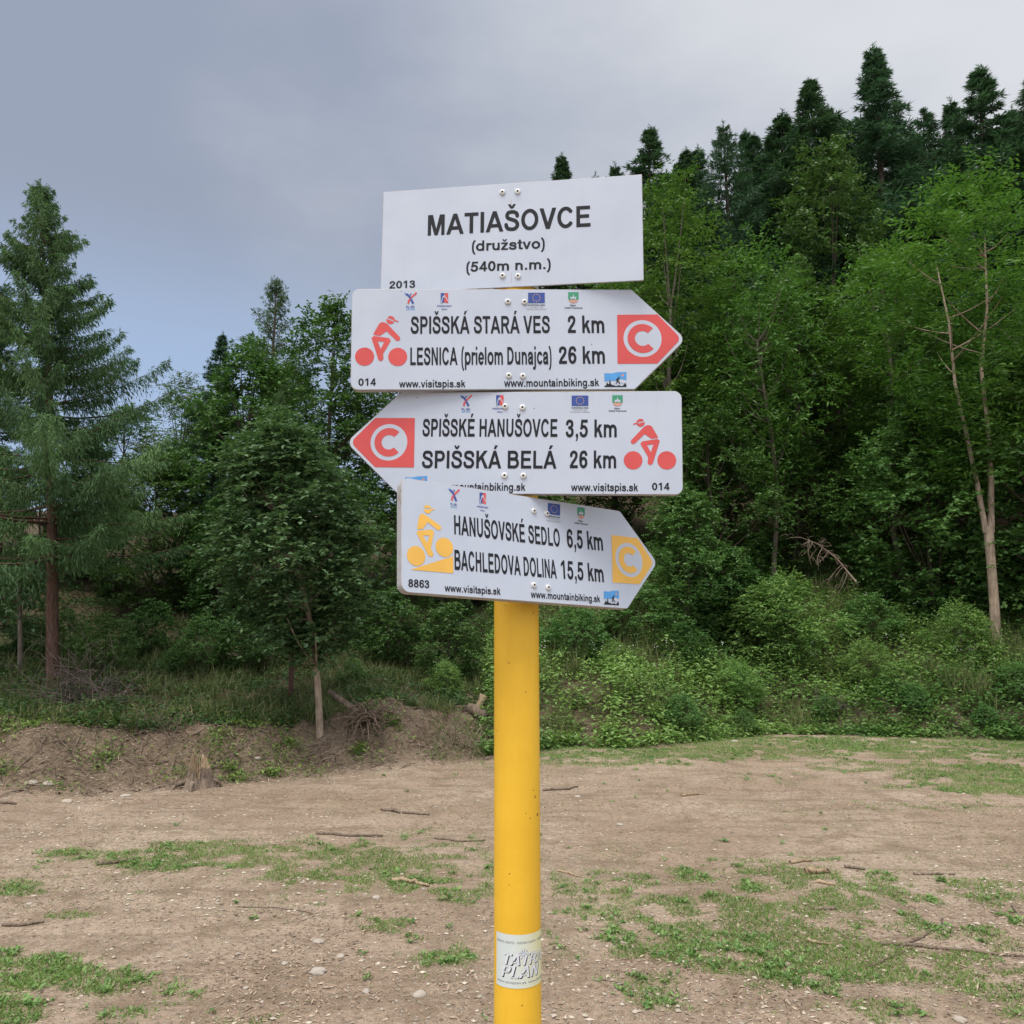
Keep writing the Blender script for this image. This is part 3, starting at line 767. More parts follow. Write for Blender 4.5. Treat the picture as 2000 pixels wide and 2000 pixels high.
def emblems(sign, pl, zf, A, B, Cc, Dd, sl=0, kx=1.0):
    """A figure, B mountain flag, C star flag, D crest; each given by its centre and half sizes in zoom pixels"""
    def box(cx, cy, hx, hy): return [(cx - hx, cy - hy - sl * hx), (cx + hx, cy - hy + sl * hx), (cx + hx, cy + hy + sl * hx), (cx - hx, cy + hy - sl * hx)]
    def P(c, h, pts):   # pts in -1..1, y up
        return UVs(pl, zf, [(c[0] + x * h[0], c[1] - y * h[1] + sl * x * h[0]) for x, y in pts])
    c, h = A
    lay = []
    for m, q, w in (('lightblue', [(-1, .95), (-.3, .55), (.1, .1)], .0009), ('blue', [(-.75, .8), (-.2, .4), (.15, -.3), (.45, -.95)], .0021), ('red', [(1, 1), (.45, .45), (.1, .1)], .0016), ('red', [(-.05, -.1), (-.3, -.5), (-.35, -.95)], .0017)):
        p = P(c, h, q); lay.append((m, (lambda p, w: lambda X, Y: sd_path(X, Y, p, w))(p, w), bbox(p, .003), .0005 + .0001 * len(lay)))
    hd = P(c, h, [(.05, .72)])[0]; lay.append(('blue', circ(hd, .0016), bbox([hd], .003), .0009))
    sdf_part(sign, pl, 'figure_emblem', lay, .0006)
    mini(sign, pl, 'PL-SK', zf, c[0], c[1] + h[1] * 1.55, 46 * kx, 13, 'blue', sl); mini(sign, pl, '2007-2013', zf, c[0], c[1] + h[1] * 1.98, 46 * kx, 8, 'lightblue', sl)
    c, h = B
    q = P(c, h, [(-1, -1), (-1, 1), (1, 1), (1, -.9), (.3, -.75), (-.5, -.8)]); rd = P(c, h, [(-.1, -.8), (.05, 1), (1, 1), (1, -.9), (.3, -.75)])
    wl = P(c, h, [(-.85, -.9), (-.6, -.2), (-.3, .45), (-.15, .2), (.05, .6), (.3, .15), (.5, .1), (.95, -.5)])
    sdf_part(sign, pl, 'mountain_flag_emblem', [('blue', sub(poly_f(q), poly_f(rd)), bbox(q), .0005), ('red', poly_f(rd), bbox(rd), .0006), ('white', lambda X, Y: sd_path(X, Y, wl, .0007), bbox(wl), .0008)], .0006)
    mini(sign, pl, 'PREŠOVSKÝ', zf, c[0], c[1] + h[1] * 1.42, 80 * kx, 9, 'blue', sl); mini(sign, pl, 'KRAJ', zf, c[0], c[1] + h[1] * 2.0, 30 * kx, 8, 'blue', sl)
    c, h = Cc
    q = P(c, h, [(-1, -1), (-1, 1), (1, 1), (1, -1)]); cc = P(c, h, [(0, 0)])[0]; rs = .0075
    st = [(cc[0] + rs * math.sin(a), cc[1] + rs * math.cos(a)) for a in np.arange(12) * math.pi / 6]
    stars = U_(*[circ(s, .00085) for s in st])
    sdf_part(sign, pl, 'star_flag_emblem', [('blue', poly_f(q), bbox(q), .0005), ('amber', stars, bbox(st), .0007)], .0005)
    mini(sign, pl, 'EURÓPSKA ÚNIA', zf, c[0], c[1] + h[1] * 1.38, 92 * kx, 8, 'black', sl); mini(sign, pl, 'EURÓPSKY FOND', zf, c[0], c[1] + h[1] * 1.78, 74 * kx, 6, 'greyink', sl)
    mini(sign, pl, 'REGIONÁLNEHO ROZVOJA', zf, c[0], c[1] + h[1] * 2.16, 106 * kx, 6, 'greyink', sl)
    c, h = Dd
    sh = P(c, h, [(-1, 1), (1, 1), (1, -.15), (.85, -.55), (.5, -.88), (0, -1), (-.5, -.88), (-.85, -.55), (-1, -.15)])
    rd = P(c, h, [(-.93, -.4), (.93, -.4), (.85, -.55), (.5, -.88), (0, -1), (-.5, -.88), (-.85, -.55)])
    bl = [circ(P(c, h, [z])[0], r) for z, r in (((-.35, -.1), .0022), ((.3, -.12), .0023), ((0, .05), .0024), ((0, .35), .0011), ((0, .6), .0008), ((-.5, .1), .001), ((.5, .1), .001))]
    sdf_part(sign, pl, 'crest_emblem', [('green', sub(poly_f(sh), poly_f(rd)), bbox(sh), .0005), ('salmon', poly_f(rd), bbox(rd), .0006), ('white', U_(*bl), bbox(sh), .0008)], .0006)
    mini(sign, pl, 'Obec', zf, c[0] - 2, c[1] + h[1] * 1.38, 32 * kx, 9, 'black', sl); mini(sign, pl, 'Veľká Franková', zf, c[0], c[1] + h[1] * 1.82, 96 * kx, 9, 'black', sl)
def bike_logo(sign, pl, zf, x0, y0, x1, y1, sl=0):
    def P(pts): return UVs(pl, zf, [(x0 + x * (x1 - x0), y1 - y * (y1 - y0) + sl * x * (x1 - x0)) for x, y in pts])
    s = pl.uv(*zf(x1, y0))[0] - pl.uv(*zf(x0, y0))[0]
    ban = P([(0, .92), (.3, .9), (.6, .98), (1, 1), (1, .46), (.75, .55), (.55, .42), (.3, .42), (0, .38)])
    sunp = P([(.83, .78)])[0]
    sky_ = P([(0, 0), (0, .06), (.08, .12), (.1, .28), (.15, .3), (.16, .2), (.22, .2), (.23, .42), (.28, .42), (.29, .2), (.38, .12), (.6, .1), (.88, .12), (.9, .3), (.93, .15), (.96, .32), (1, .12), (1, 0)])
    w1, w2 = P([(.53, .2)])[0], P([(.78, .2)])[0]; rw = s * .075
    rid = P([(.55, .22), (.6, .42), (.68, .3), (.7, .2)]); tor = P([(.55, .42), (.6, .55), (.67, .48)]); hd = P([(.66, .63)])[0]
    body = U_(lambda X, Y: sd_path(X, Y, rid, s * .022), lambda X, Y: sd_path(X, Y, tor, s * .03), circ(hd, s * .035))
    wh = U_(lambda X, Y: np.abs(np.hypot(X - w1[0], Y - w1[1]) - rw) - s * .022, lambda X, Y: np.abs(np.hypot(X - w2[0], Y - w2[1]) - rw) - s * .022)
    sdf_part(sign, pl, 'bike_logo', [('lightblue', sub(poly_f(ban), circ(sunp, s * .06)), bbox(ban), .0005), ('salmon', circ(sunp, s * .06), bbox([sunp], s * .07), .0005),
             ('black', poly_f(sky_), bbox(sky_), .0006), ('white', wh, bbox([w1, w2], s * .12), .0008), ('black', body, bbox(rid + tor + [hd], s * .05), .0010)], .0006)

# --- sign 1: place name
p1 = Plane(-8, -.4, 0, .003)
c1 = UVs(p1, Z1, [(245, 150), (1640, 58), (1648, 628)])
u0, v1, u1 = c1[0][0], (c1[0][1] + c1[1][1]) / 2, (c1[1][0] + c1[2][0]) / 2; v0 = c1[2][1]
s1 = plate('place_name_sign', p1, [(u0, v0), (u1, v0), (u1, v1), (u0, v1)], [.002] * 4, 8, .003, 'white square-cornered place name board at the top of the post')
text(s1, p1, 'MATIAŠOVCE', Z1, 484, 388, 1362, 338, 112)
text(s1, p1, '(družstvo)', Z1, 722, 471, 1115, 456, 56)
text(s1, p1, '(540m n.m.)', Z1, 692, 583, 1147, 566, 54)
text(s1, p1, '2013', Z1, 278, 673, 416, 668, 40)
for q in ((887, 155), (969, 151), (888, 604), (971, 606)): mk_rivet(s1, p1, *Z1(*q))
bracket(s1, p1, .87); bracket(s1, p1, .71)
# --- sign 2: red route, points right
p2 = Plane(2, .7, 0, .02)
W2 = [(75, 676), (1590, 676), (1876, 943), (1592, 1217), (68, 1217)]
q = UVs(p2, Z1, W2); vt = (q[0][1] + q[1][1]) / 2; vb_ = (q[3][1] + q[4][1]) / 2; ul = (q[0][0] + q[4][0]) / 2; ur = (q[1][0] + q[3][0]) / 2
s2 = plate('destination_sign', p2, [(ul, vb_), (ur, vb_), (q[2][0], (vt + vb_) / 2), (ur, vt), (ul, vt)], [.015, .01, .016, .01, .015], 8, .018, 'white arrow sign with red cyclist, pointing right')
text(s2, p2, 'SPIŠSKÁ STARÁ VES', Z1, 392, 917, 1143, 913, 94)
text(s2, p2, '2 km', Z1, 1240, 912, 1437, 912, 94)
text(s2, p2, 'LESNICA (prielom Dunajca)', Z1, 390, 1086, 1152, 1081, 95)
text(s2, p2, '26 km', Z1, 1192, 1079, 1440, 1077, 95)
text(s2, p2, '014', Z1, 110, 1197, 205, 1196, 40)
text(s2, p2, 'www.visitspis.sk', Z1, 330, 1206, 687, 1205, 40)
text(s2, p2, 'www.mountainbiking.sk', Z1, 896, 1203, 1408, 1199, 42)
route_marker(s2, p2, Z1, [(1505, 814), (1722, 812), (1850, 942), (1722, 1077), (1507, 1078)], .012, (1642, 942), 99, 78, 40, 'red')
def z3(p): return ((p[0] / 5.682 + 680 - 660) * 2.76, (p[1] / 5.682 + 560 - 320) * 2.76)
m3 = lambda P: [z3(p) for p in P]
picto(s2, p2, Z1, m3([(182, 776), (550, 779)]), 101 / 5.682 * 2.76, z3((471, 370)), 45 / 5.682 * 2.76, m3([(420, 345), (520, 385)]), m3([(505, 372), (555, 388)]),
      m3([(350, 415), (372, 400), (398, 402), (430, 418), (566, 560), (572, 580), (558, 596), (538, 594), (428, 486), (352, 538), (286, 527)]),
      m3([(268, 570), (290, 554), (450, 578), (464, 602), (380, 742), (384, 798), (366, 820), (344, 810)]), m3([(328, 605), (402, 615), (360, 690)]), 'red')
emblems(s2, p2, Z1, ((391, 725), (33, 30)), ((574, 726), (20, 29)), ((1070, 723), (45, 28)), ((1269, 722), (28, 30)))
bike_logo(s2, p2, Z1, 1436, 1122, 1555, 1203)
for q in ((916, 744), (1006, 746), (921, 1142), (997, 1145)): mk_rivet(s2, p2, *Z1(*q))
bracket(s2, p2, .65); bracket(s2, p2, .50)
# --- sign 3: red route, points left
p3 = Plane(-4, -.9, 0, .02)
W3 = [(330, 70), (1855, 68), (1858, 620), (330, 622), (44, 343)]
q = UVs(p3, Z2, W3); vt = (q[0][1] + q[1][1]) / 2; vb_ = (q[2][1] + q[3][1]) / 2; ul = (q[0][0] + q[3][0]) / 2; ur = (q[1][0] + q[2][0]) / 2
s3 = plate('destination_sign', p3, [(ul, vb_), (ur, vb_), (ur, vt), (ul, vt), (q[4][0], (vt + vb_) / 2)], [.01, .015, .015, .01, .016], 8, .018, 'white arrow sign with red cyclist, pointing left')
text(s3, p3, 'SPIŠSKÉ HANUŠOVCE', Z2, 455, 311, 1183, 313, 96)
text(s3, p3, '3,5 km', Z2, 1228, 315, 1503, 315, 96)
text(s3, p3, 'SPIŠSKÁ BELÁ', Z2, 452, 482, 1178, 484, 96)
text(s3, p3, '26 km', Z2, 1250, 482, 1500, 482, 96)
text(s3, p3, 'www.mountainbiking.sk', Z2, 497, 601, 1010, 604, 42)
text(s3, p3, 'www.visitspis.sk', Z2, 1257, 605, 1618, 606, 42)
text(s3, p3, '014', Z2, 1693, 600, 1788, 600, 40)
route_marker(s3, p3, Z2, [(410, 478), (200, 476), (68, 342), (202, 211), (415, 211)], .012, (275, 342), 98, 77, 39, 'red')
def z6(p): return ((p[0] / 6.0375 + 1020 - 660) * 2.76, (p[1] / 6.0375 + 760 - 740) * 2.76)
m6 = lambda P: [z6(p) for p in P]
picto(s3, p3, Z2, m6([(1307, 840), (1704, 840)]), 107 / 6.0375 * 2.76, z6((1395, 397)), 47 / 6.0375 * 2.76, m6([(1340, 405), (1450, 378)]), m6([(1360, 398), (1308, 416)]),
      m6([(1524, 446), (1498, 432), (1468, 434), (1440, 450), (1292, 606), (1286, 625), (1302, 640), (1322, 636), (1442, 522), (1524, 578), (1594, 568)]),
      m6([(1612, 612), (1592, 596), (1418, 624), (1402, 646), (1494, 802), (1486, 870), (1506, 888), (1530, 876)]), m6([(1548, 650), (1470, 662), (1516, 745)]), 'red')
emblems(s3, p3, Z2, ((690, 118), (32, 30)), ((873, 118), (20, 30)), ((1305, 118), (45, 28)), ((1507, 118), (28, 30)))
bike_logo(s3, p3, Z2, 362, 524, 481, 604)
for q in ((901, 149), (995, 155), (898, 521), (1000, 523)): mk_rivet(s3, p3, *Z2(*q))
bracket(s3, p3, .43); bracket(s3, p3, .29)
# --- sign 4: amber route, turned and tilted
p4 = Plane(33, -2.6, 8, .058)
W4 = [(341, 530), (1527, 713), (1722, 991), (1553, 1240), (343, 1148)]
q = UVs(p4, Z2, W4); vt = (q[0][1] + q[1][1]) / 2; vb_ = (q[3][1] + q[4][1]) / 2; ul = (q[0][0] + q[4][0]) / 2; ur = (q[1][0] + q[3][0]) / 2
s4 = plate('destination_sign', p4, [(ul, vb_), (ur, vb_), (q[2][0], q[2][1]), (ur, vt), (ul, vt)], [.016, .01, .016, .01, .016], 8, .018, 'white arrow sign with yellow uphill cyclist, turned askew below the others')
text(s4, p4, 'HANUŠOVSKÉ SEDLO', Z2, 627, 838, 1198, 906, 100)
text(s4, p4, '6,5 km', Z2, 1236, 909, 1430, 927, 99)
text(s4, p4, 'BACHLEDOVA DOLINA', Z2, 629, 1029, 1180, 1077, 104)
text(s4, p4, '15,5 km', Z2, 1205, 1077, 1434, 1097, 98)
text(s4, p4, '8863', Z2, 379, 1122, 492, 1129, 43)
text(s4, p4, 'www.visitspis.sk', Z2, 575, 1146, 876, 1165, 39)
text(s4, p4, 'www.mountainbiking.sk', Z2, 1040, 1180, 1414, 1205, 38)
route_marker(s4, p4, Z2, [(1474, 842), (1615, 859), (1700, 992), (1626, 1107), (1480, 1098)], .012, (1569, 976), 91, 71, 36, 'amber')
def z7(p): return (303.6 + p[0] * .38571, 524.4 + p[1] * .38571)
m7 = lambda P: [z7(p) for p in P]
picto(s4, p4, Z2, m7([(305, 1115), (700, 995)]), 138 * .38571, z7((465, 463)), 58 * .38571, m7([(405, 452), (530, 460)]), m7([(505, 462), (560, 466)]),
      m7([(372, 545), (385, 532), (405, 535), (430, 552), (640, 702), (646, 725), (632, 746), (605, 744), (462, 630), (395, 730), (326, 732), (352, 575)]),
      m7([(320, 792), (345, 771), (525, 758), (544, 782), (500, 1015), (536, 1085), (530, 1108), (505, 1117), (482, 1098)]), m7([(400, 832), (490, 828), (460, 935)]), 'amber',
      m7([(222, 1308), (823, 1118), (823, 1358)]))
emblems(s4, p4, Z2, ((624, 626), (30, 33)), ((780, 646), (17, 32)), ((1164, 703), (33, 30)), ((1310, 724), (20, 31)), .13, .74)
bike_logo(s4, p4, Z2, 1433, 1138, 1514, 1216, .06)
for q in ((1055, 713), (1125, 727), (1055, 1112), (1132, 1125)): mk_rivet(s4, p4, *Z2(*q), .0060)
bracket(s4, p4, .17); bracket(s4, p4, .08)
# --- sticker wrapped round the pole
def cyl(u, v, w):     # u = arc length round the pole from its front, v = world height, w = lift
    th = np.asarray(u) / PR; r = PR + .0004 + np.asarray(w); v = np.asarray(v)
    lean = .004 * (1 - v / 1.7)
    return np.stack([PX - ORG[0] + lean + r * np.sin(th), -r * np.cos(th), v], -1)
fr = PY - PR
def zat(py): return at(1012, py, fr)[2]
zt_, zb_ = zat(1826), zat(1931)
n = 40; th = np.linspace(R(-60), R(112), n); k = 12
uu, vv = np.meshgrid(th * PR, np.linspace(zb_, zt_, k))
V = cyl(uu.ravel(), vv.ravel(), np.full(n * k, .0002)); ii = (np.arange(k - 1)[:, None] * n + np.arange(n - 1)[None]).ravel()
STK = post_link('sticker', mesh_np('sticker', V, [np.stack([ii, ii + 1, ii + n + 1, ii + n], -1)], ['sticker'], smooth_=True, tint=np.tile(np.linspace(0, 1, n - 1), k - 1)), label='pale rectangular sticker wrapped round the pole')
def stick_text(s, u0, u1, zb, hgt, lift, mat, shear=.0, du=0, dv=0, h=.02):
    P, xa, xb = text_polys(s, h)
    polys = [[(u0 + (a - xa) / (xb - xa) * (u1 - u0) + b * hgt / .716 * shear + du, zb + b * hgt / .716 + dv) for a, b in Q] for Q in P]
    return (mat, polys, lift)
d = .0017
lay = [stick_text('TATRA', -.030, .056, zat(1885), .020, .0004, 'black', .28, d, -d), stick_text('TATRA', -.030, .056, zat(1885), .020, .0007, 'bright_white', .28),
       stick_text('PLAN', -.032, .040, zat(1910), .021, .0004, 'black', .28, d, -d), stick_text('PLAN', -.032, .040, zat(1910), .021, .0007, 'bright_white', .28)]
sunc = (.0105, zat(1863))
rays = [[(sunc[0] + r * math.cos(a + o), sunc[1] + r * math.sin(a + o)) for r, o in ((.0052, -.16), (.0098, -.1), (.0098, .1), (.0052, .16))] for a in np.arange(9) * 2 * math.pi / 9]
lay.append(('black', [[(x + .0006, y - .0006) for x, y in P] for P in rays], .0004)); lay.append(('bright_white', rays, .0006))
lay.append(('white', [[(sunc[0] + .004 * math.cos(a), sunc[1] + .004 * math.sin(a)) for a in np.arange(16) * math.pi / 8]], .0006))
lay.append(stick_text('HIKING MAPS - HIKING MAPS - HIKING MAPS', -.044, .080, zat(1844), .0042, .0004, 'greyink', h=.04))
lay.append(stick_text('www.tatraplan.sk  www.tatraplan.sk', -.042, .078, zat(1922), .0042, .0004, 'greyink', h=.04))
post_link('lettering', polys_mesh('lettering', lay, cyl), STK)

# ------------------------------------------------------------------ trees
def conifer(seed, Ht, Rc, base, nb, leaf=(.22, .05), droop=.35, hang=.3, taper=1.0, dens=1.0, tr=.13, mat='spruce', bark='bark_dark', gaps=.0, upt=.25, step=.115, gap=(.20, .26), low=.55, fan=.75, rag=.10, bare=.35):
    """trunk with whorled branches; needled sprays stand off the branches and hang from them"""
    g = np.random.default_rng(seed); tb = Tubes(); lv = Leaves()
    zz = np.linspace(-.2, Ht, 14); ph = g.uniform(0, 6.28)
    axis_ = lambda z: np.array([.012 * Ht * (math.sin(z / Ht * 4 + ph) - math.sin(ph)) * z / Ht, .012 * Ht * math.cos(z / Ht * 3.1 + ph) * z / Ht, z])
    tb.add([axis_(z) for z in zz], tr * (1 - np.clip(zz, 0, None) / Ht) ** .85 + .006, 9)
    z = base * Ht; lob = g.uniform(1 - rag, 1 + rag, (7, 9))
    while z < Ht * .99:
        t = (z - base * Ht) / (Ht - base * Ht); prof = (1 - t) ** taper * min(1, low + t * 3)
        wl = g.uniform(.74, 1.12)
        for b in range(g.integers(nb[0], nb[1] + 1)):
            if g.random() < gaps * (1 - t): continue
            az = g.uniform(0, 2 * math.pi); ln = Rc * prof * wl * g.uniform(.66, 1.14) * lob[int(az) % 7, int(t * 8.99)] + .05
            p0 = axis_(z + g.uniform(-.06, .06)); o = np.array([math.cos(az), math.sin(az), 0])
            up = fan * t ** 1.5 - droop * (1 - t) + g.normal(0, .09)
            p1 = p0 + o * ln * .55 + [0, 0, ln * .5 * up]; p2 = p0 + o * ln + [0, 0, ln * (up + upt * g.uniform(.3, 1))]
            m = max(4, int(ln / step)); C = bez(p0, p1, p2, m)
            if ln > .3: tb.add(C[::max(1, m // 5)], np.linspace(.006 + .0075 * ln, .0025, len(C[::max(1, m // 5)])), 4, False)
            T = nrm(np.gradient(C, axis=0)); side = nrm(np.cross(T, [0, 0, 1.])); s = np.linspace(0, 1, m)
            ct = g.uniform(0, .55); keep = s > min(bare, .06 + .22 * ln * g.random() * (1 - t)); k = int(keep.sum())
            if k == 0: continue
            sm = min(1, .45 + ln * .8)                       # shorter needles near the tip of the tree
            for rep in range(max(1, int(round(3 * dens)))):
                for sg in (-1, 1):
                    P = C[keep] + g.normal(0, .025 * sm, (k, 3)); tl = np.minimum(.62, (.04 + .34 * ln * (1 - s[keep]) ** .8 * (.35 + s[keep])) * g.uniform(.4, 1.25, k))
                    D = nrm(T[keep] * g.uniform(.4, 1.1, (k, 1)) + sg * side[keep] * g.uniform(.2, 1.1, (k, 1)) + np.array([0, 0, 1.]) * g.uniform(-hang * 1.7, .22, (k, 1)))
                    for q in range(3):
                        f = np.clip((q + g.uniform(-.2, .5, k)) / 3, 0, 1)
                        pp = P + D * (tl * f)[:, None] + np.array([0, 0, -1.]) * (hang * .35 * tl * f ** 2)[:, None]
                        dd = nrm(D + g.normal(0, .34, (k, 3)) + np.array([0, 0, -hang * .5]))
                        lv.add(pp, dd, nrm(g.normal(0, .6, (k, 3)) + [0, 0, 1.]), sm * leaf[0] * g.uniform(.5, 1.2, k), sm * leaf[1] * g.uniform(.6, 1.2, k), ct + g.uniform(0, .45, k))
        z += (gap[0] + gap[1] * (1 - t)) * (1 - .55 * t ** 2)
    tb.add([axis_(Ht * .97), axis_(Ht) + [0, 0, .012 * Ht]], [.012, .004], 4, False)
    k = 60; f = g.uniform(0, 1, k); P = np.array([axis_(Ht * (.955 + .055 * x)) for x in f])
    lv.add(P, nrm(g.normal(0, .6, (k, 3)) + [0, 0, 1.0]), g.normal(0, 1, (k, 3)), leaf[0] * .5, leaf[1] * .5, g.uniform(.2, .9, k))
    return tb.mesh('trunk', bark), lv.mesh('crown', mat)

def broad(seed, Ht, base, Rc, ncl, per, leaf=(.075, .045), mat='maple', bark='bark_dark', tr=.07, lean=(0, 0), flat=.55, spray=.45, shape=(.42, .62), fork=None, pin=True, squash=1.0, limbs=26, inner=.25):
    """trunk, limbs and twigs; each twig carries a spray of leaves set on both sides of it"""
    g = np.random.default_rng(seed); tb = Tubes(); lv = Leaves()
    zc0 = base * Ht; hc = Ht - zc0
    ax = lambda z: np.array([lean[0] * z / Ht + .02 * Ht * math.sin(z * 1.3 + seed), lean[1] * z / Ht + .02 * Ht * math.cos(z * 1.1 + seed), z]) * [1, 1, 1] - np.array([.02 * Ht * math.sin(seed), .02 * Ht * math.cos(seed), 0])
    zt = zc0 + hc * .62
    zs = np.linspace(-.15, zt, 12)
    tb.add([ax(z) for z in zs], tr * (1.12 - .8 * np.clip(zs, 0, None) / Ht), 10)
    lob = g.uniform(.70, 1.25, (6, 5)); C = []
    for i in range(ncl):
        t = g.beta(1.25, 1.15); az = g.uniform(0, 2 * math.pi)
        r = (np.clip(t / shape[0], 0, 1) ** .6) * (np.clip((1 - t) / (1 - shape[0]), 0, 1) ** shape[1]); r = Rc * r * lob[int(az) % 6, min(4, int(t * 5))]
        rr = r * g.uniform(inner, 1) ** .45
        z = zc0 + hc * t
        C.append([ax(min(z, zt))[0] + rr * math.cos(az), ax(min(z, zt))[1] + rr * math.sin(az) * squash, z + g.normal(0, .03 * hc)])
    C = np.array(C)
    for i in range(min(limbs, ncl)):
        c = C[i]; zz = max(zc0 * .9, min(zt, c[2] - .55 * math.hypot(c[0] - ax(zt)[0], c[1] - ax(zt)[1]) - .1 * hc)); p = ax(zz)
        tb.add(bez(p, (p + c) / 2 + [0, 0, -.08 * hc], c, 6), np.linspace(tr * .42, .006, 6), 5, False)
    for c in C:
        out = nrm(c - [ax(min(c[2], zt))[0], ax(min(c[2], zt))[1], c[2] - .25 * hc]); ct = g.uniform(0, .5)
        ns = max(3, int(per / 9))
        for k in range(ns):
            d = nrm(out * .75 + g.normal(0, .62, 3) + [0, 0, .12]); d[2] *= flat; d = nrm(d); ln = spray * g.uniform(.55, 1.25)
            p0 = c + g.normal(0, .12, 3) * spray * 1.6
            m = 9; s = np.linspace(.1, 1, m); Q = p0 + d * (s * ln)[:, None] + np.array([0, 0, -.28]) * (ln * s ** 2)[:, None]
            sd = nrm(np.cross(d, [0, 0, 1.])); sg = np.where(np.arange(m) % 2 == 0, 1, -1)[:, None]
            dd = d * g.uniform(.3, .8, (m, 1)) + sg * sd * g.uniform(.6, 1.1, (m, 1)) + np.array([0, 0, -.32]) * g.uniform(.0, 1.3, (m, 1)) + g.normal(0, .22, (m, 3))
            lv.add(Q, dd, nrm(np.array([0, 0, 1.]) + g.normal(0, .42, (m, 3))), leaf[0] * g.uniform(.6, 1.2, m), leaf[1] * g.uniform(.7, 1.15, m), ct + g.uniform(0, .5, m))
    return tb, lv

def stand(name, meshes, px, top, Yd, label, cat, group=None, Hm=None, rz=0.0, sx=1.0, sink=.06, foot_px=None):
    """put a tree whose foot is on the slope Yd metres out, its tip at column px and row top; foot_px is where its stem meets the ground"""
    b = at(px, top, Yd); x = b[0]
    if foot_px is not None:
        for _ in range(5):
            z = float(H(np.array(x), np.array(Yd))); x = (foot_px - 1000) / FPX * (Yd * CP + (z - EYE) * SP)
    z = float(H(np.array(x), np.array(Yd)))
    h = math.hypot(b[2] - z, b[0] - x); k = h / Hm
    o = empty(name, (x, Yd, z - sink), rz, (k * sx, k * sx, k), label, cat, group)
    o.rotation_mode = 'ZYX'; o.rotation_euler = (0, math.atan2(b[0] - x, b[2] - z), rz)
    link('trunk', meshes[0], o); link('crown', meshes[1], o)
    return o

# the big larch on the left, built close enough to show its hanging twigs
LARCH = conifer(11, 8.2, 2.55, .25, (5, 7), (.100, .018), .18, 1.15, 1.02, 2.6, .095, 'larch', 'bark_red', .06, .40, .070, (.13, .15), .80, .40, .24, .12)
stand('larch_tree', LARCH, 95, 362, 11.4, 'tall larch with drooping twigs and reddish trunk at the left', 'tree', None, 8.2, 1.0, foot_px=104)
SPA = conifer(3, 12.0, 2.5, .10, (6, 8), (.20, .034), .24, .50, 1.02, 1.6, .13, fan=.40, gap=(.24, .26))
SPB = conifer(5, 12.0, 2.1, .14, (5, 7), (.20, .032), .30, .60, 1.08, 1.6, .11, gaps=.08, gap=(.24, .28), fan=.40)
SPC = conifer(8, 12.0, 2.4, .24, (5, 7), (.20, .032), .10, .65, .95, 1.4, .14, gaps=.18, upt=.42, gap=(.24, .34), rag=.16, fan=.45)
SPD = conifer(14, 12.0, 2.4, .05, (6, 8), (.20, .034), .24, .45, 1.04, 1.6, .12, fan=.40, gap=(.24, .26))
SPS = conifer(21, 5.0, 1.35, .10, (4, 6), (.10, .020), .14, .6, .95, 1.5, .06, 'larch', 'bark_red', .05, .35, .09, (.10, .12))
RID = 'conifers along the ridge on the right'
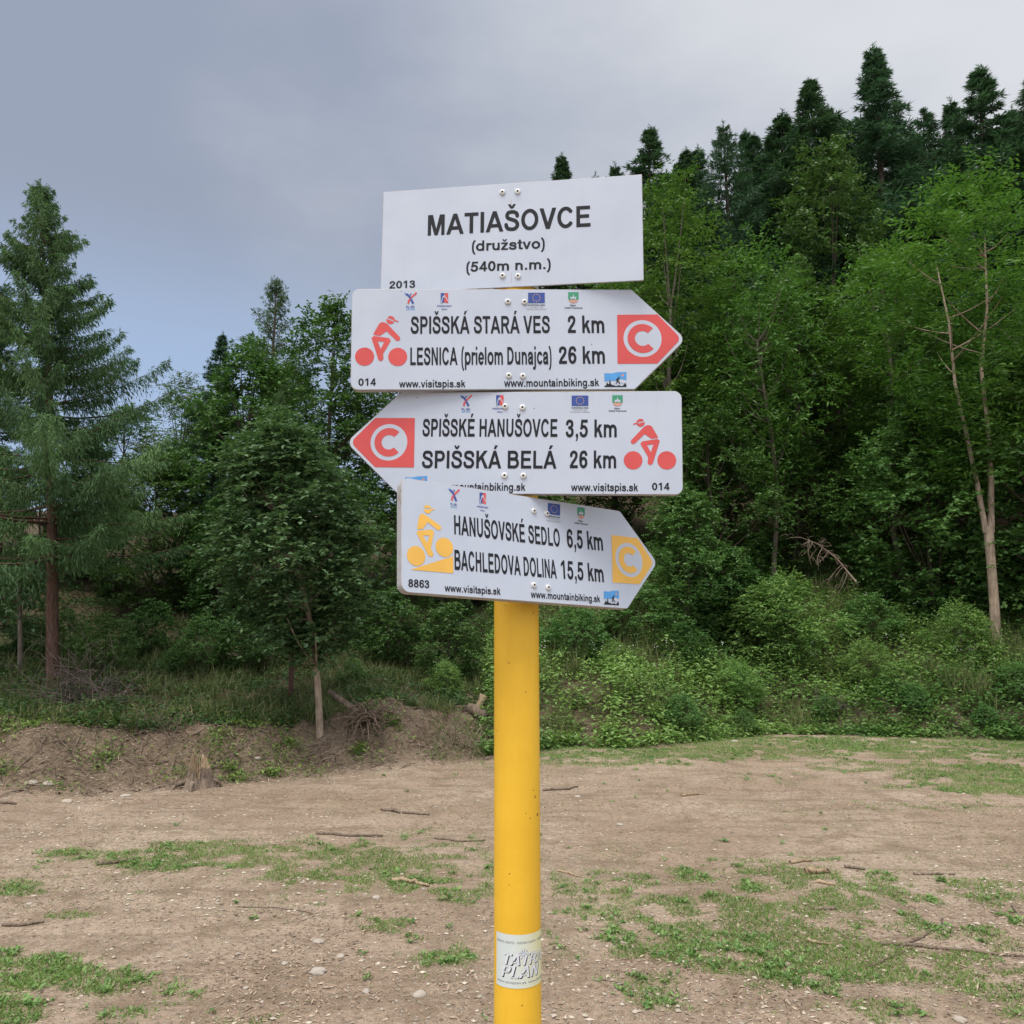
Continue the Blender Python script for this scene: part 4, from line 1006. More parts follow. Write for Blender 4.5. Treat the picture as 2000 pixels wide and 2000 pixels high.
for i, (px, top, Yd, pr, rz, sx, lab) in enumerate([
    (1085, 306, 30, SPD, .3, .95, 'lone ridge conifer tip showing above the place name board'),
    (1158, 338, 31, SPB, 1.3, .8, 'smallest conifer tip peeping over the place name board'),
    (1248, 258, 27, SPA, 2.2, 1.0, 'dark conifer rising at the right corner of the place name board'),
    (1290, 335, 29, SPB, .8, 1.0, 'low slender conifer just right of the place name board corner'),
    (1340, 288, 27.5, SPD, 1.7, .95, 'pointed dark conifer, left one of a close pair on the ridge'),
    (1378, 287, 29, SPB, 2.9, 1.0, 'pointed dark conifer, right one of a close pair on the ridge'),
    (1425, 245, 26, SPC, .4, .8, 'slim conifer with bare lower stem and sky showing round it'),
    (1472, 256, 28, SPA, 3.9, .9, 'dark conifer between the slim bare-stemmed one and the taller group'),
    (1545, 212, 26.5, SPB, 2.4, 1.15, 'narrow conifer, first step up to the tallest ridge tree'),
    (1606, 150, 25.5, SPA, 5.1, 1.0, 'second tallest ridge conifer, left of the tallest'),
    (1645, 235, 29, SPC, 1.1, .9, 'conifer squeezed behind the two tallest ridge trees'),
    (1685, 100, 25, SPD, .0, 1.0, 'tallest conifer on the ridge'),
    (1748, 240, 29.5, SPC, 2.0, .85, 'ragged thin conifer right of the tallest ridge tree'),
    (1800, 212, 27.5, SPC, 4.4, .95, 'loose open-crowned conifer with sky behind its stem'),
    (1840, 262, 30, SPA, 3.0, 1.0, 'shorter conifer half hidden between taller ones near the right edge'),
    (1886, 154, 25, SPA, 1.4, 1.1, 'broad tall conifer above the bright ash near the right edge'),
    (1940, 255, 28.5, SPB, .6, 1.0, 'low conifer in the notch left of the right edge'),
    (1998, 158, 24, SPC, 3.4, 1.05, 'tall conifer cut by the right picture edge'),
    (2085, 190, 25, SPA, 4.0, 1.0, 'tall conifer just beyond the right picture edge'),
    (1448, 268, 30, SPA, 1.2, .8, 'conifer tip in the gap between the slim bare-stemmed one and its right neighbour'),
    (1625, 205, 28, SPD, 2.2, .8, 'conifer tip between the second tallest and the tallest'),
    (1860, 205, 27.5, SPB, 4.2, .9, 'slender conifer close on the left flank of the broad tall one'),
    (1962, 222, 27, SPD, 5.6, .9, 'conifer filling the notch between the broad tall one and the edge'),
    (1512, 262, 29, SPD, 1.9, 1.0, 'dark conifer filling the notch left of the narrow ridge conifer'),
    (1578, 236, 28.5, SPA, 4.6, .9, 'dark conifer filling the notch left of the second tallest'),
    (1720, 205, 27, SPB, 3.6, 1.0, 'thin conifer close on the right flank of the tallest'),
    (1780, 262, 30, SPD, .9, 1.0, 'dark conifer behind the loose open-crowned one'),
    (1310, 318, 30, SPA, 2.7, .9, 'dark conifer between the slender one and the close pair'),
    (1200, 330, 32, SPB, 4.9, .9, 'faint conifer tip behind the place name board, right of the smallest'),
    (1390, 420, 32, SPD, 5.0, 1.0, 'deep-shade conifer standing far behind the ridge pair'),
    (1560, 400, 32, SPC, 3.3, 1.0, 'deep-shade conifer far behind the narrow ridge conifer'),
    (1740, 430, 33, SPB, .2, 1.0, 'deep-shade conifer far behind the ragged thin one'),
    (1880, 380, 33, SPD, 2.6, 1.0, 'deep-shade conifer far behind the broad tall one')]):
    stand('conifer_tree', pr, px, top - 4, Yd, lab, 'tree', RID, 12.0, rz, sx * 1.48)
stand('conifer_tree', SPS, 530, 545, 19.0, 'pointed young conifer standing highest in the left middle skyline', 'tree', None, 5.0, .5, .95)
stand('conifer_tree', SPD, 438, 645, 16.5, 'dense dark conifer left of the pointed young one', 'tree', None, 12.0, 2.5, 1.25)
stand('conifer_tree', SPS, 553, 762, 14.2, 'thin young conifer tip poking above the round maple', 'tree', None, 5.0, 3.5, .55)
stand('larch_tree', SPS, 22, 870, 12.4, 'small drooping larch at the left edge with thin grey stem', 'tree', None, 5.0, 4.1, 1.25)
stand('larch_tree', LARCH, -210, 420, 14.5, 'tall larch beyond the left picture edge', 'tree', None, 8.2, 3.9)
stand('conifer_tree', SPC, 15, 560, 19.0, 'conifer in shade behind the tall larch, near the left edge', 'tree', None, 12.0, 1.9, 1.3)
stand('conifer_tree', SPD, 175, 830, 17.5, 'dark low conifer in the shade right of the larch trunk', 'tree', None, 12.0, .7, 1.8)

def done(t): return t[0].mesh('trunk', t[2] if len(t) > 2 else 'bark_dark'), t[1].mesh('crown', t[3])
def BR(*a, **k):
    mat = k.get('mat', 'maple'); bark = k.get('bark', 'bark_dark')
    tb, lv = broad(*a, **k)
    return tb.mesh('trunk', bark), lv.mesh('crown', mat)
MAPLE = BR(31, 4.3, .27, 1.16, 430, 84, (.085, .058), mat='maple', bark='bark_ash', tr=.046, lean=(-.36, .1), spray=.30, shape=(.40, .50))
ASH1 = BR(32, 8.0, .22, 2.0, 330, 70, (.13, .046), mat='ash', bark='bark_grey', tr=.075, spray=.50, shape=(.60, .55))
ASH2 = BR(33, 6.0, .30, 1.5, 220, 60, (.13, .046), mat='ash', bark='bark_grey', tr=.06, spray=.50, shape=(.58, .5))
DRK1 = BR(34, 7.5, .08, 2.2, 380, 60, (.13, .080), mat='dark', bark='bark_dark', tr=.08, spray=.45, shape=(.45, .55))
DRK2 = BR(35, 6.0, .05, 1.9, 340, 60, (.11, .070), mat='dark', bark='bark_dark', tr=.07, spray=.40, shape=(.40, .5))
HAZ = BR(36, 4.6, .03, 1.75, 330, 66, (.10, .072), mat='hazel', bark='bark_dark', tr=.05, spray=.36, shape=(.42, .5))
PALE = BR(37, 5.0, .08, 1.35, 210, 56, (.085, .034), mat='pale', bark='bark_dark', tr=.045, spray=.36, shape=(.5, .55))
SHR = BR(38, 1.6, .02, .95, 150, 60, (.070, .045), mat='hazel', bark='bark_dark', tr=.02, spray=.22, shape=(.42, .5), limbs=16)
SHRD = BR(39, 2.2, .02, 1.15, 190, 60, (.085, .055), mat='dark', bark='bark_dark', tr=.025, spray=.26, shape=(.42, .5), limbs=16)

SHRY = BR(41, 1.5, .02, .85, 150, 56, (.080, .030), mat='weed', bark='bark_dark', tr=.018, spray=.26, shape=(.5, .5), limbs=16)
# round maple with a leaning pale trunk on the mound
stand('maple_tree', MAPLE, 580, 834, 10.4, 'round-headed young maple with a pale leaning trunk on the earth mound', 'tree', None, 4.3, 0, foot_px=626)
# big ash on the right with a forked pale trunk
tb, lv = broad(40, 7.6, .34, 1.80, 300, 66, (.120, .042), mat='ash', tr=.001, spray=.5, shape=(.62, .5), limbs=0)
tb = Tubes(); g = np.random.default_rng(4)
tb.add([(0, 0, -.2), (.01, 0, .25), (.015, 0, .7), (.0, 0, 1.3), (-.02, 0, 1.95)], [.105, .082, .072, .068, .072], 12)
st1 = [(-.06, 0, 1.85), (-.16, 0, 2.6), (-.28, .02, 3.4), (-.42, .05, 4.3), (-.5, 0, 5.3), (-.62, .1, 6.4)]
st2 = [(.02, 0, 1.85), (.06, .0, 2.7), (.08, .05, 3.6), (.05, .1, 4.6), (.14, .0, 5.6), (.1, -.1, 6.8)]
tb.add(st1, np.linspace(.046, .010, 6), 9); tb.add(st2, np.linspace(.052, .012, 6), 9)
for i in range(16):
    s = st1 if i % 2 else st2; t = g.uniform(.45, .97) * 5; a = np.array(s[int(t)]) * (1 - t % 1) + np.array(s[min(5, int(t) + 1)]) * (t % 1)
    az = g.uniform(0, 6.28); l = g.uniform(.5, 1.7) * (1.2 - t / 8); l *= .8; e = a + [l * math.cos(az), l * math.sin(az), l * g.uniform(.4, 1.1)]
    tb.add(bez(a, (a + e) / 2 + [0, 0, -.1], e, 6), np.linspace(.014, .003, 6), 5, False)
stand('ash_tree', (tb.mesh('trunk', 'bark_ash'), lv.mesh('crown', 'ash')), 1900, 372, 15.0, 'tall ash with forked pale trunk and bright airy crown at the right', 'tree', None, 7.6, 0, foot_px=1944)

for (nm, pr, Hm, px, top, Yd, rz, sx, lab, cat) in [
    ('ash_tree', ASH1, 8.0, 1300, 376, 18.5, .6, .80, 'bright yellow-green tree rising behind the right ends of the upper signs', 'tree'),
    ('ash_tree', ASH2, 6.0, 1478, 492, 17.6, 2.0, .68, 'slim bright green tree right of the tall yellow-green one', 'tree'),
    ('ash_tree', ASH1, 8.0, 1725, 500, 18.0, 4.0, .92, 'wide yellow-green tree left of the forked ash', 'tree'),
    ('ash_tree', ASH2, 6.0, 2010, 520, 17.5, 5.0, 1.1, 'yellow-green tree cut by the right edge behind the forked ash', 'tree'),
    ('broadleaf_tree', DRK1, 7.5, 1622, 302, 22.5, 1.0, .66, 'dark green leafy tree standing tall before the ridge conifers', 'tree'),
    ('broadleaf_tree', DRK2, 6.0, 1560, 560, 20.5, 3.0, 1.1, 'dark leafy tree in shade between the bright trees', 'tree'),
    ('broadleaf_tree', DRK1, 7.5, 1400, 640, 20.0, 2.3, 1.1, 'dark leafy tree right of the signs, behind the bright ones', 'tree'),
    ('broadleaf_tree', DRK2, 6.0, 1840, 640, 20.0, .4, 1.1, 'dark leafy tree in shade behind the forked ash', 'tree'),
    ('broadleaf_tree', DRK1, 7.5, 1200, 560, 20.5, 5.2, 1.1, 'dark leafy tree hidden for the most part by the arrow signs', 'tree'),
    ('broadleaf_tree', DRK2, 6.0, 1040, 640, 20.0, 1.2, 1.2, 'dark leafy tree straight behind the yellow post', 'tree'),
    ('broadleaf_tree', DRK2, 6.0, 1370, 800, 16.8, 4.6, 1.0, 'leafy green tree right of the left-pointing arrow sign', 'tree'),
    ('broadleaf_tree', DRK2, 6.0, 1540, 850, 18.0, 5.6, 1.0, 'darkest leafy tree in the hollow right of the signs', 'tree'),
    ('hazel_bush', HAZ, 4.6, 1800, 765, 16.2, .9, .95, 'tall light green hazel left of the forked trunk', 'bush'),
    ('hazel_bush', HAZ, 4.6, 2010, 700, 15.8, 3.2, 1.0, 'light green hazel at the right picture edge', 'bush'),
    ('hazel_bush', HAZ, 4.6, 1330, 960, 15.6, 5.0, .9, 'dull green hazel below the right end of the yellow arrow sign', 'bush'),
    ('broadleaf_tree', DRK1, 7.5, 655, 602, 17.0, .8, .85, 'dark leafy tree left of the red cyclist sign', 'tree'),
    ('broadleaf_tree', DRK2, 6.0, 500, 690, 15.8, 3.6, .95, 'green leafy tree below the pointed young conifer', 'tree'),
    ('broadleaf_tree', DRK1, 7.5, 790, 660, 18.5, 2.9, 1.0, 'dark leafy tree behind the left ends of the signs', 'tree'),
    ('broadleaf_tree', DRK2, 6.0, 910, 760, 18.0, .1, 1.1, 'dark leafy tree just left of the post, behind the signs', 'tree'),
    ('willow_bush', PALE, 5.0, 350, 742, 17.0, 1.0, 1.0, 'pale grey-green willow at the end of the larch branches', 'bush'),
    ('willow_bush', PALE, 5.0, 405, 760, 17.5, 2.6, .9, 'pale grey-green willow against the dense dark conifer', 'bush'),
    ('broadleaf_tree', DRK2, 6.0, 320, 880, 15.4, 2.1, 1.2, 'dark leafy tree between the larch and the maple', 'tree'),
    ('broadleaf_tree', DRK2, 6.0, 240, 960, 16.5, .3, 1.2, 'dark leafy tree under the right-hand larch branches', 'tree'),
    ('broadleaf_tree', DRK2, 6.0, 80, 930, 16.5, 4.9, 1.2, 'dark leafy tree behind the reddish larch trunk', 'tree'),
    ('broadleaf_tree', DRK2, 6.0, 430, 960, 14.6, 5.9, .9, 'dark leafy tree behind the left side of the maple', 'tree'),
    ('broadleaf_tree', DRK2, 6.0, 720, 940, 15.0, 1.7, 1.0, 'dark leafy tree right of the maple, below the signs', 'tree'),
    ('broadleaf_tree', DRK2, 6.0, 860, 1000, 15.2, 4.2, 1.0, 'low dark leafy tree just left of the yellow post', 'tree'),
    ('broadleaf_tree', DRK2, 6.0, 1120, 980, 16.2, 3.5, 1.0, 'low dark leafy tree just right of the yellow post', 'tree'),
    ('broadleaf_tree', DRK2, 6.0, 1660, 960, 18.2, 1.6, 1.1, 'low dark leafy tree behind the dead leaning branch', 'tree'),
    ('broadleaf_tree', DRK1, 7.5, 1310, 600, 27.0, 0.5, 1.2, 'deep-shade leafy tree far behind the tall yellow-green one', 'tree'),
    ('broadleaf_tree', DRK1, 7.5, 1520, 570, 27.5, 1.5, 1.2, 'deep-shade leafy tree far behind the slim bright green one', 'tree'),
    ('broadleaf_tree', DRK1, 7.5, 1690, 540, 28.0, 2.5, 1.2, 'deep-shade leafy tree far behind the wide yellow-green one', 'tree'),
    ('broadleaf_tree', DRK1, 7.5, 1860, 560, 27.0, 4.5, 1.2, 'deep-shade leafy tree far behind the forked ash', 'tree'),
    ('broadleaf_tree', DRK1, 7.5, 250, 800, 23.0, 3.1, 1.3, 'dark leafy tree far back in the gap between larch and willow', 'tree'),
    ('broadleaf_tree', DRK1, 7.5, 400, 800, 22.5, 5.1, 1.2, 'dark leafy tree far back behind the pale willows', 'tree'),
    ('broadleaf_tree', DRK1, 7.5, 570, 720, 22.0, .4, 1.1, 'dark leafy tree far back right of the pointed young conifer', 'tree'),
    ('broadleaf_tree', DRK1, 7.5, -120, 700, 19, 1.6, 1.2, 'dark leafy tree beyond the left picture edge', 'tree'),
    ('broadleaf_tree', DRK1, 7.5, 2160, 560, 20, 2.6, 1.2, 'dark leafy tree beyond the right picture edge', 'tree')]:
    stand(nm, pr, px, top, Yd, lab, cat, None, Hm, rz, sx)

BEY = 'woodland beyond the picture edges'
for (nm, pr, Hm, px, top, Yd, rz, sx, side) in [
    ('broadleaf_tree', DRK1, 7.5, -330, 760, 17.0, .3, 1.2, 'left'), ('conifer_tree', SPD, 12.0, -430, 560, 19.0, 1.3, 1.2, 'left'), ('broadleaf_tree', DRK2, 6.0, -480, 900, 15.5, 2.3, 1.2, 'left'),
    ('larch_tree', LARCH, 8.2, -620, 560, 15.0, 3.3, 1.0, 'left'), ('broadleaf_tree', DRK1, 7.5, -760, 800, 17.5, 4.3, 1.2, 'left'), ('broadleaf_tree', DRK2, 6.0, -140, 960, 14.5, 5.3, 1.1, 'left'),
    ('broadleaf_tree', DRK2, 6.0, -950, 900, 15.0, .9, 1.2, 'left'), ('conifer_tree', SPA, 12.0, -900, 600, 20.0, 1.9, 1.3, 'left'),
    ('ash_tree', ASH1, 8.0, 2220, 480, 18.0, .5, 1.0, 'right'), ('hazel_bush', HAZ, 4.6, 2190, 850, 15.6, 1.5, 1.0, 'right'), ('conifer_tree', SPD, 12.0, 2260, 180, 25.0, 2.5, 1.2, 'right'),
    ('broadleaf_tree', DRK1, 7.5, 2380, 560, 19.0, 3.5, 1.2, 'right'), ('broadleaf_tree', DRK2, 6.0, 2500, 800, 16.5, 4.5, 1.2, 'right'), ('conifer_tree', SPA, 12.0, 2480, 220, 25.0, 5.5, 1.2, 'right'),
    ('ash_tree', ASH2, 6.0, 2650, 640, 17.5, .1, 1.2, 'right'), ('broadleaf_tree', DRK1, 7.5, 2850, 640, 19.0, 1.1, 1.2, 'right')]:
    stand(nm, pr, px, top, Yd, 'woodland tree standing out of view beyond the %s picture edge' % side, 'tree', BEY, Hm, rz, sx)
BUSH = 'bushes on the overgrown bank'
for (pr, Hm, px, top, Yd, rz, sx, lab) in [
    (SHR, 1.6, 205, 1195, 11.8, .4, .9, 'light green elder bush beside the larch trunk'),
    (SHRD, 2.2, 300, 1170, 13.2, 1.2, 1.0, 'dark bush right of the elder, under the larch branches'),
    (SHR, 1.6, 400, 1200, 12.6, 2.0, .8, 'small bright bush at the dark gap left of the maple'),
    (SHRD, 2.2, 480, 1180, 12.8, 3.0, 1.0, 'dark bush behind the left part of the maple'),
    (SHRD, 2.2, 760, 1150, 13.6, 4.0, 1.0, 'dark bush on the slope right of the maple trunk'),
    (SHRD, 2.2, 880, 1180, 13.0, 5.0, 1.0, 'bush on the slope just left of the yellow post'),
    (SHR, 1.6, 1120, 1180, 14.2, .7, 1.0, 'bush on the slope just right of the yellow post'),
    (SHR, 1.6, 1250, 1140, 14.8, 1.9, 1.1, 'green bush under the tip of the yellow arrow sign'),
    (SHRD, 2.2, 1420, 1080, 16.0, 2.4, 1.0, 'dark bush at the foot of the shaded hollow'),
    (SHR, 1.6, 1480, 1150, 15.4, 3.6, 1.1, 'green bush midway up the bank left of the dead branch'),
    (SHR, 1.6, 1610, 1350, 13.4, 5.4, .8, 'low green bush at the foot of the bank in the centre right'),
    (SHR, 1.6, 1780, 1330, 13.2, .2, .9, 'low green bush at the foot of the bank left of the forked ash'),
    (SHR, 1.6, 1990, 1290, 13.4, 2.7, 1.0, 'green bush at the right edge below the ash'),
    (SHRD, 2.2, 1860, 1060, 16.4, 4.4, 1.0, 'dark bush in the shade left of the forked trunk'),
    (SHRD, 2.2, 2000, 1020, 16.4, 5.2, 1.0, 'dark bush in the shade at the right edge'),
    (SHR, 1.6, 1130, 1350, 12.6, 1.1, .9, 'low green bush beside the yellow post'),
    (SHR, 1.6, 1330, 1350, 12.4, 2.2, .9, 'low green bush at the front of the bank right of the post'),
    (SHRY, 1.5, 1530, 1130, 15.0, 0.4, 1.0, 'yellow-green bush below the dead leaning branch'),
    (SHRY, 1.5, 1440, 1290, 13.6, 1.4, 1.0, 'yellow-green bush on the lower bank, centre right'),
    (SHR, 1.6, 1700, 1160, 15.4, 2.1, 1.1, 'green bush just right of the dead leaning branch'),
    (SHRY, 1.5, 1870, 1180, 14.6, 3.3, 0.9, 'yellow-green bush left of the forked trunk'),
    (SHRD, 2.2, 1340, 1210, 14.2, 4.1, 1.0, 'dark bush midway up the bank near the yellow arrow sign'),
    (SHR, 1.6, 1920, 1370, 12.9, 5.1, 0.9, 'low green bush in front of the forked trunk'),
    (SHR, 1.6, 1450, 1380, 12.9, 0.9, 0.9, 'low green bush at the foot of the bank, centre'),
    (SHRY, 1.5, 1200, 1250, 13.6, 2.8, 0.9, 'yellow-green bush right of the yellow post'),
    (SHRY, 1.5, 870, 1290, 12.2, 3.7, 0.8, 'yellow-green bush by the broken log'),
    (SHRD, 2.2, 60, 1210, 13.0, 1.8, 1.0, 'dark bush behind the foot of the larch'),
    (SHR, 1.6, 690, 1280, 12.2, 4.7, 0.8, 'green bush on the slope behind the uprooted stump'),
    (SHRY, 1.5, 1690, 1250, 14.2, 5.7, 0.9, 'yellow-green bush in the middle of the right bank'),
    (SHR, 1.6, 340, 1260, 12.4, 5.9, 0.9, 'green bush on the slope between larch and maple'),
    (SHR, 1.6, 130, 1190, 12.8, 2.9, 1.0, 'green bush close behind the larch trunk'),
    (SHR, 1.6, 150, 1440, 9.6, 3.3, .6, 'small green bush on the bare earth at the left')]:
    stand('bush', pr, px, top, Yd, lab, 'bush', BUSH, Hm, rz, sx)

# thin reddish stem beside the maple trunk, grey stem at the left edge
def stem(name, px, py0, py1, Yd, r0, r1, mat, label, cat, bend=.05):
    a = at(px, py0, Yd); b = at(px + 2, py1, Yd); a[2] = H(a[0], Yd) - .1
    o = empty(name, (a[0], a[1], a[2]), label=label, cat=cat); L_ = b - a
    tb = Tubes(); tb.add(bez((0, 0, 0), L_ * .5 + [bend, 0, 0], L_, 10), np.linspace(r0, r1, 10), 9); link('trunk', tb.mesh('trunk', mat), o)
    lv = Leaves(); g = np.random.default_rng(int(px)); k = 900
    P = L_ * g.uniform(.75, 1.08, (k, 1)) + g.normal(0, .32, (k, 3)) * [1, 1, .6]
    lv.add(P, g.normal(0, 1, (k, 3)) + [0, 0, -.5], nrm(g.normal(0, .5, (k, 3)) + [0, 0, 1]), .085, .05, g.uniform(0, 1, k)); link('crown', lv.mesh('crown', 'maple'), o)
stem('young_tree', 566, 1420, 1180, 11.6, .038, .026, 'bark_red', 'thin reddish-stemmed young tree just left of the maple trunk', 'tree', .02)
stem('young_tree', 34, 1390, 1130, 11.9, .038, .026, 'bark_grey', 'thin grey-stemmed young tree left of the larch trunk', 'tree', .03)

# ------------------------------------------------------------------ undergrowth (uncountable)
g = np.random.default_rng(77)
def bank_pts(n, x0, x1, s0, s1, pw=1.0):
    x = g.uniform(x0, x1, n); s = s0 + (s1 - s0) * g.uniform(0, 1, n) ** pw; y = foot(x) + s
    return x, y, s
lv = Leaves()
x, y, s = bank_pts(11500, -.4, 17.0, .05, 8.5, 1.25)
k = (fbm(x * .9, y * .9, 41) > .30) | (g.random(len(x)) < .35); x, y, s = x[k], y[k], s[k]
z = H(x, y); n = len(x); hh = g.uniform(.12, .46, n) * (.35 + .85 * smooth(0, 1.1, s)) * (.25 + 1.5 * fbm(x * .8, y * .8, 43)); ct = g.uniform(0, .4, n) + 1.3 * (fbm(x * .75, y * .75, 47) - .45)
for q in range(20):
    f = g.uniform(.1, 1.0, n); az = g.uniform(0, 6.28, n); o = np.stack([np.cos(az), np.sin(az), np.zeros(n)], -1)
    P = np.stack([x, y, z], -1) + np.stack([g.normal(0, .07, n), g.normal(0, .07, n), f * hh], -1)
    lv.add(P, o + np.stack([0 * f, 0 * f, g.uniform(-.55, .5, n)], -1), nrm(np.array([0, 0, 1.]) + g.normal(0, .35, (n, 3))), g.uniform(.045, .10, n), g.uniform(.022, .048, n), ct + g.uniform(0, .5, n))
link('undergrowth', lv.mesh('undergrowth', 'weed'), kind='stuff', label='dense nettles and leafy weeds covering the bank')
lv = Leaves()
x, y, s = bank_pts(7000, -15, .2, 1.3, 9.0, 1.3)
z = H(x, y); n = len(x); hh = g.uniform(.06, .26, n) * (.4 + .9 * fbm(x * .8, y * .8, 43))
for q in range(14):
    f = g.uniform(.1, 1.0, n); az = g.uniform(0, 6.28, n); o = np.stack([np.cos(az), np.sin(az), np.zeros(n)], -1)
    P = np.stack([x, y, z], -1) + np.stack([g.normal(0, .08, n), g.normal(0, .08, n), f * hh], -1)
    lv.add(P, o + np.stack([0 * f, 0 * f, g.uniform(-.5, .5, n)], -1), nrm(np.array([0, 0, 1.]) + g.normal(0, .4, (n, 3))), g.uniform(.035, .085, n), g.uniform(.018, .042, n), g.uniform(-.1, .45, n))
link('ground_cover', lv.mesh('ground_cover', 'dark'), kind='stuff', label='low dark leafy ground cover under the trees on the left')
lv = Leaves()
for (nn, x0, x1, s0, s1, pw) in ((72000, -15, 0.2, 1.0, 6.5, 1.3), (38000, -1.0, 17, .0, 6.5, 1.0)):
    x, y, s = bank_pts(nn, x0, x1, s0, s1, pw); k = fbm(x * 1.1, y * 1.1, 61) > (.47 if x0 < -5 else .46); x, y = x[k], y[k]
    n = len(x); z = H(x, y)
    lv.add(np.stack([x, y, z - .01], -1), np.stack([g.normal(0, .5, n), g.normal(0, .5, n), np.ones(n)], -1), g.normal(0, 1, (n, 3)), g.uniform(.08, .32, n), g.uniform(.006, .013, n), g.uniform(0, 1, n), .02)
link('bank_grass', lv.mesh('bank_grass', 'bankgrass'), kind='stuff', label='long olive and dry grass on the bank')
lv = Leaves()
cx, cy, s = bank_pts(1900, -.2, 17, .2, 6.5, 1.0); kk = fbm(cx * .8, cy * .8, 67) > .50; cx, cy = cx[kk], cy[kk]
for q in range(26):
    n = len(cx); x = cx + g.normal(0, .07, n); y = cy + g.normal(0, .07, n)
    lv.add(np.stack([x, y, H(x, y)], -1), np.stack([g.normal(0, .30, n), g.normal(0, .30, n), np.ones(n)], -1), g.normal(0, 1, (n, 3)), g.uniform(.25, .62, n), g.uniform(.007, .013, n), g.uniform(0, 1, n), .02)
link('tall_grass', lv.mesh('tall_grass', 'bankgrass'), kind='stuff', label='tufts of tall pale grass standing among the weeds on the bank')
lv = Leaves()
for nn, x0, x1, s0, s1 in ((70, 2.6, 8.2, 1.4, 4.5), (22, .2, 2.6, 1.4, 3.5)):
    cx, cy, s = bank_pts(nn, x0, x1, s0, s1)
    for a, b in zip(cx, cy):
        m = 4; P = np.stack([a + g.normal(0, .03, m), b + g.normal(0, .03, m), H(a, b) + g.uniform(.35, .6) + g.normal(0, .02, m)], -1)
        lv.add(P, g.normal(0, 1, (m, 3)), nrm(np.array([0, -1., .7]) + g.normal(0, .2, (m, 3))), .015, .013, g.uniform(0, 1, m))
link('wildflowers', lv.mesh('wildflowers', 'flower'), kind='stuff', label='tiny white wildflowers dotted over the bank')

tb = Tubes()
for q in range(900):
    if q < 650: x = g.uniform(-6.5, .3); y = float(foot(x)) + g.uniform(-.15, 2.4)
    else: x = g.uniform(-.5, 9); y = float(foot(x)) + g.uniform(.0, 3.5)
    a = g.uniform(0, 6.28); l = g.uniform(.06, .38); e = np.array([math.cos(a), math.sin(a)]) * l; m_ = np.array([x, y]) + e / 2 + g.normal(0, .04, 2)
    A = bez((x, y, 0), (*m_, 0), (x + e[0], y + e[1], 0), 5); A[:, 2] = H(A[:, 0], A[:, 1]) + np.array([.0, .02, .03, .02, g.uniform(-.01, .14)])
    tb.add(A, np.linspace(g.uniform(.004, .011), .002, 5), 4, False)
link('root_litter', tb.mesh('root_litter', 'deadwood'), kind='stuff', label='torn roots and twigs littering the earth bank')
x = g.uniform(-6.5, .3, 9000); y = foot(x) + g.uniform(-.1, 2.0, 9000); n = len(x); z = H(x, y); lv = Leaves()
lv.add(np.stack([x, y, z + .004], -1), np.stack([g.normal(0, 1, n), g.normal(0, .8, n), g.normal(.05, .25, n)], -1), nrm(np.array([0, 0, 1.]) + g.normal(0, .4, (n, 3))), g.uniform(.02, .10, n), g.uniform(.004, .014, n), g.uniform(0, 1, n) ** 1.4, .1)
link('bank_chips', lv.mesh('bank_chips', 'chips'), kind='stuff', label='bark flakes and dead stalks on the earth bank')
cx = g.uniform(-6.5, -.2, 95); cs = g.uniform(.1, 2.0, 95) ; lv = Leaves()
for a, sv in zip(cx, cs):
    k = int(g.integers(20, 170)); r = g.uniform(.05, .26); x = a + g.normal(0, r, k); y = foot(a) + sv + g.normal(0, r * .7, k); az = g.uniform(0, 6.28, k)
    lv.add(np.stack([x, y, H(x, y) + g.uniform(0, .07, k)], -1), np.stack([np.cos(az), np.sin(az), g.uniform(-.2, 1.1, k)], -1), nrm(np.array([0, 0, 1.]) + g.normal(0, .4, (k, 3))), g.uniform(.03, .075, k), g.uniform(.012, .03, k), g.uniform(0, 1, k))
link('bank_weeds', lv.mesh('bank_weeds', 'weed'), kind='stuff', label='small weed tufts sprouting on the earth bank')

# ------------------------------------------------------------------ yard surface: grass, weeds, straw, gravel, chips
def yard(n, ymin=2.2, ymax=13.2, pw=1.35, xs=12.0):
    y = ymin + (ymax - ymin) * g.uniform(0, 1, n) ** pw; x = g.uniform(-1, 1, n) * np.minimum(xs, 1.6 + 1.15 * y)
    k = y < foot(x) + .35; return x[k], y[k]
x, y = yard(1350000); m = grass_mask(x, y); k = (m * 1.35 + .012 + .09 * smooth(.40, .66, fbm(x * .7, y * .9, 111))) > g.random(len(x)); x, y, m = x[k], y[k], m[k]
n = len(x); z = H(x, y); lv = Leaves()
ctn = .25 + .6 * (fbm(x * 3, y * 3, 91) - .5)
lv.add(np.stack([x, y, z - .004], -1), np.stack([g.normal(0, .75, n), g.normal(0, .75, n), np.ones(n) * .8], -1), g.normal(0, 1, (n, 3)), g.uniform(.012, .040, n) * (.55 + .6 * m), g.uniform(.0028, .006, n), ctn + g.uniform(0, .55, n), .02)
link('grass', lv.mesh('grass', 'grass'), kind='stuff', label='short patchy grass on the trodden field')
x, y = yard(60000); m = grass_mask(x, y); k = (m * .85 * smooth(.42, .62, fbm(x * 1.6, y * 1.6, 95)) + .0045) > g.random(len(x)); x, y = x[k], y[k]; n = len(x); z = H(x, y); lv = Leaves()
sz = g.uniform(.30, .90, n) * np.where(g.random(n) < .12, 1.35, 1)
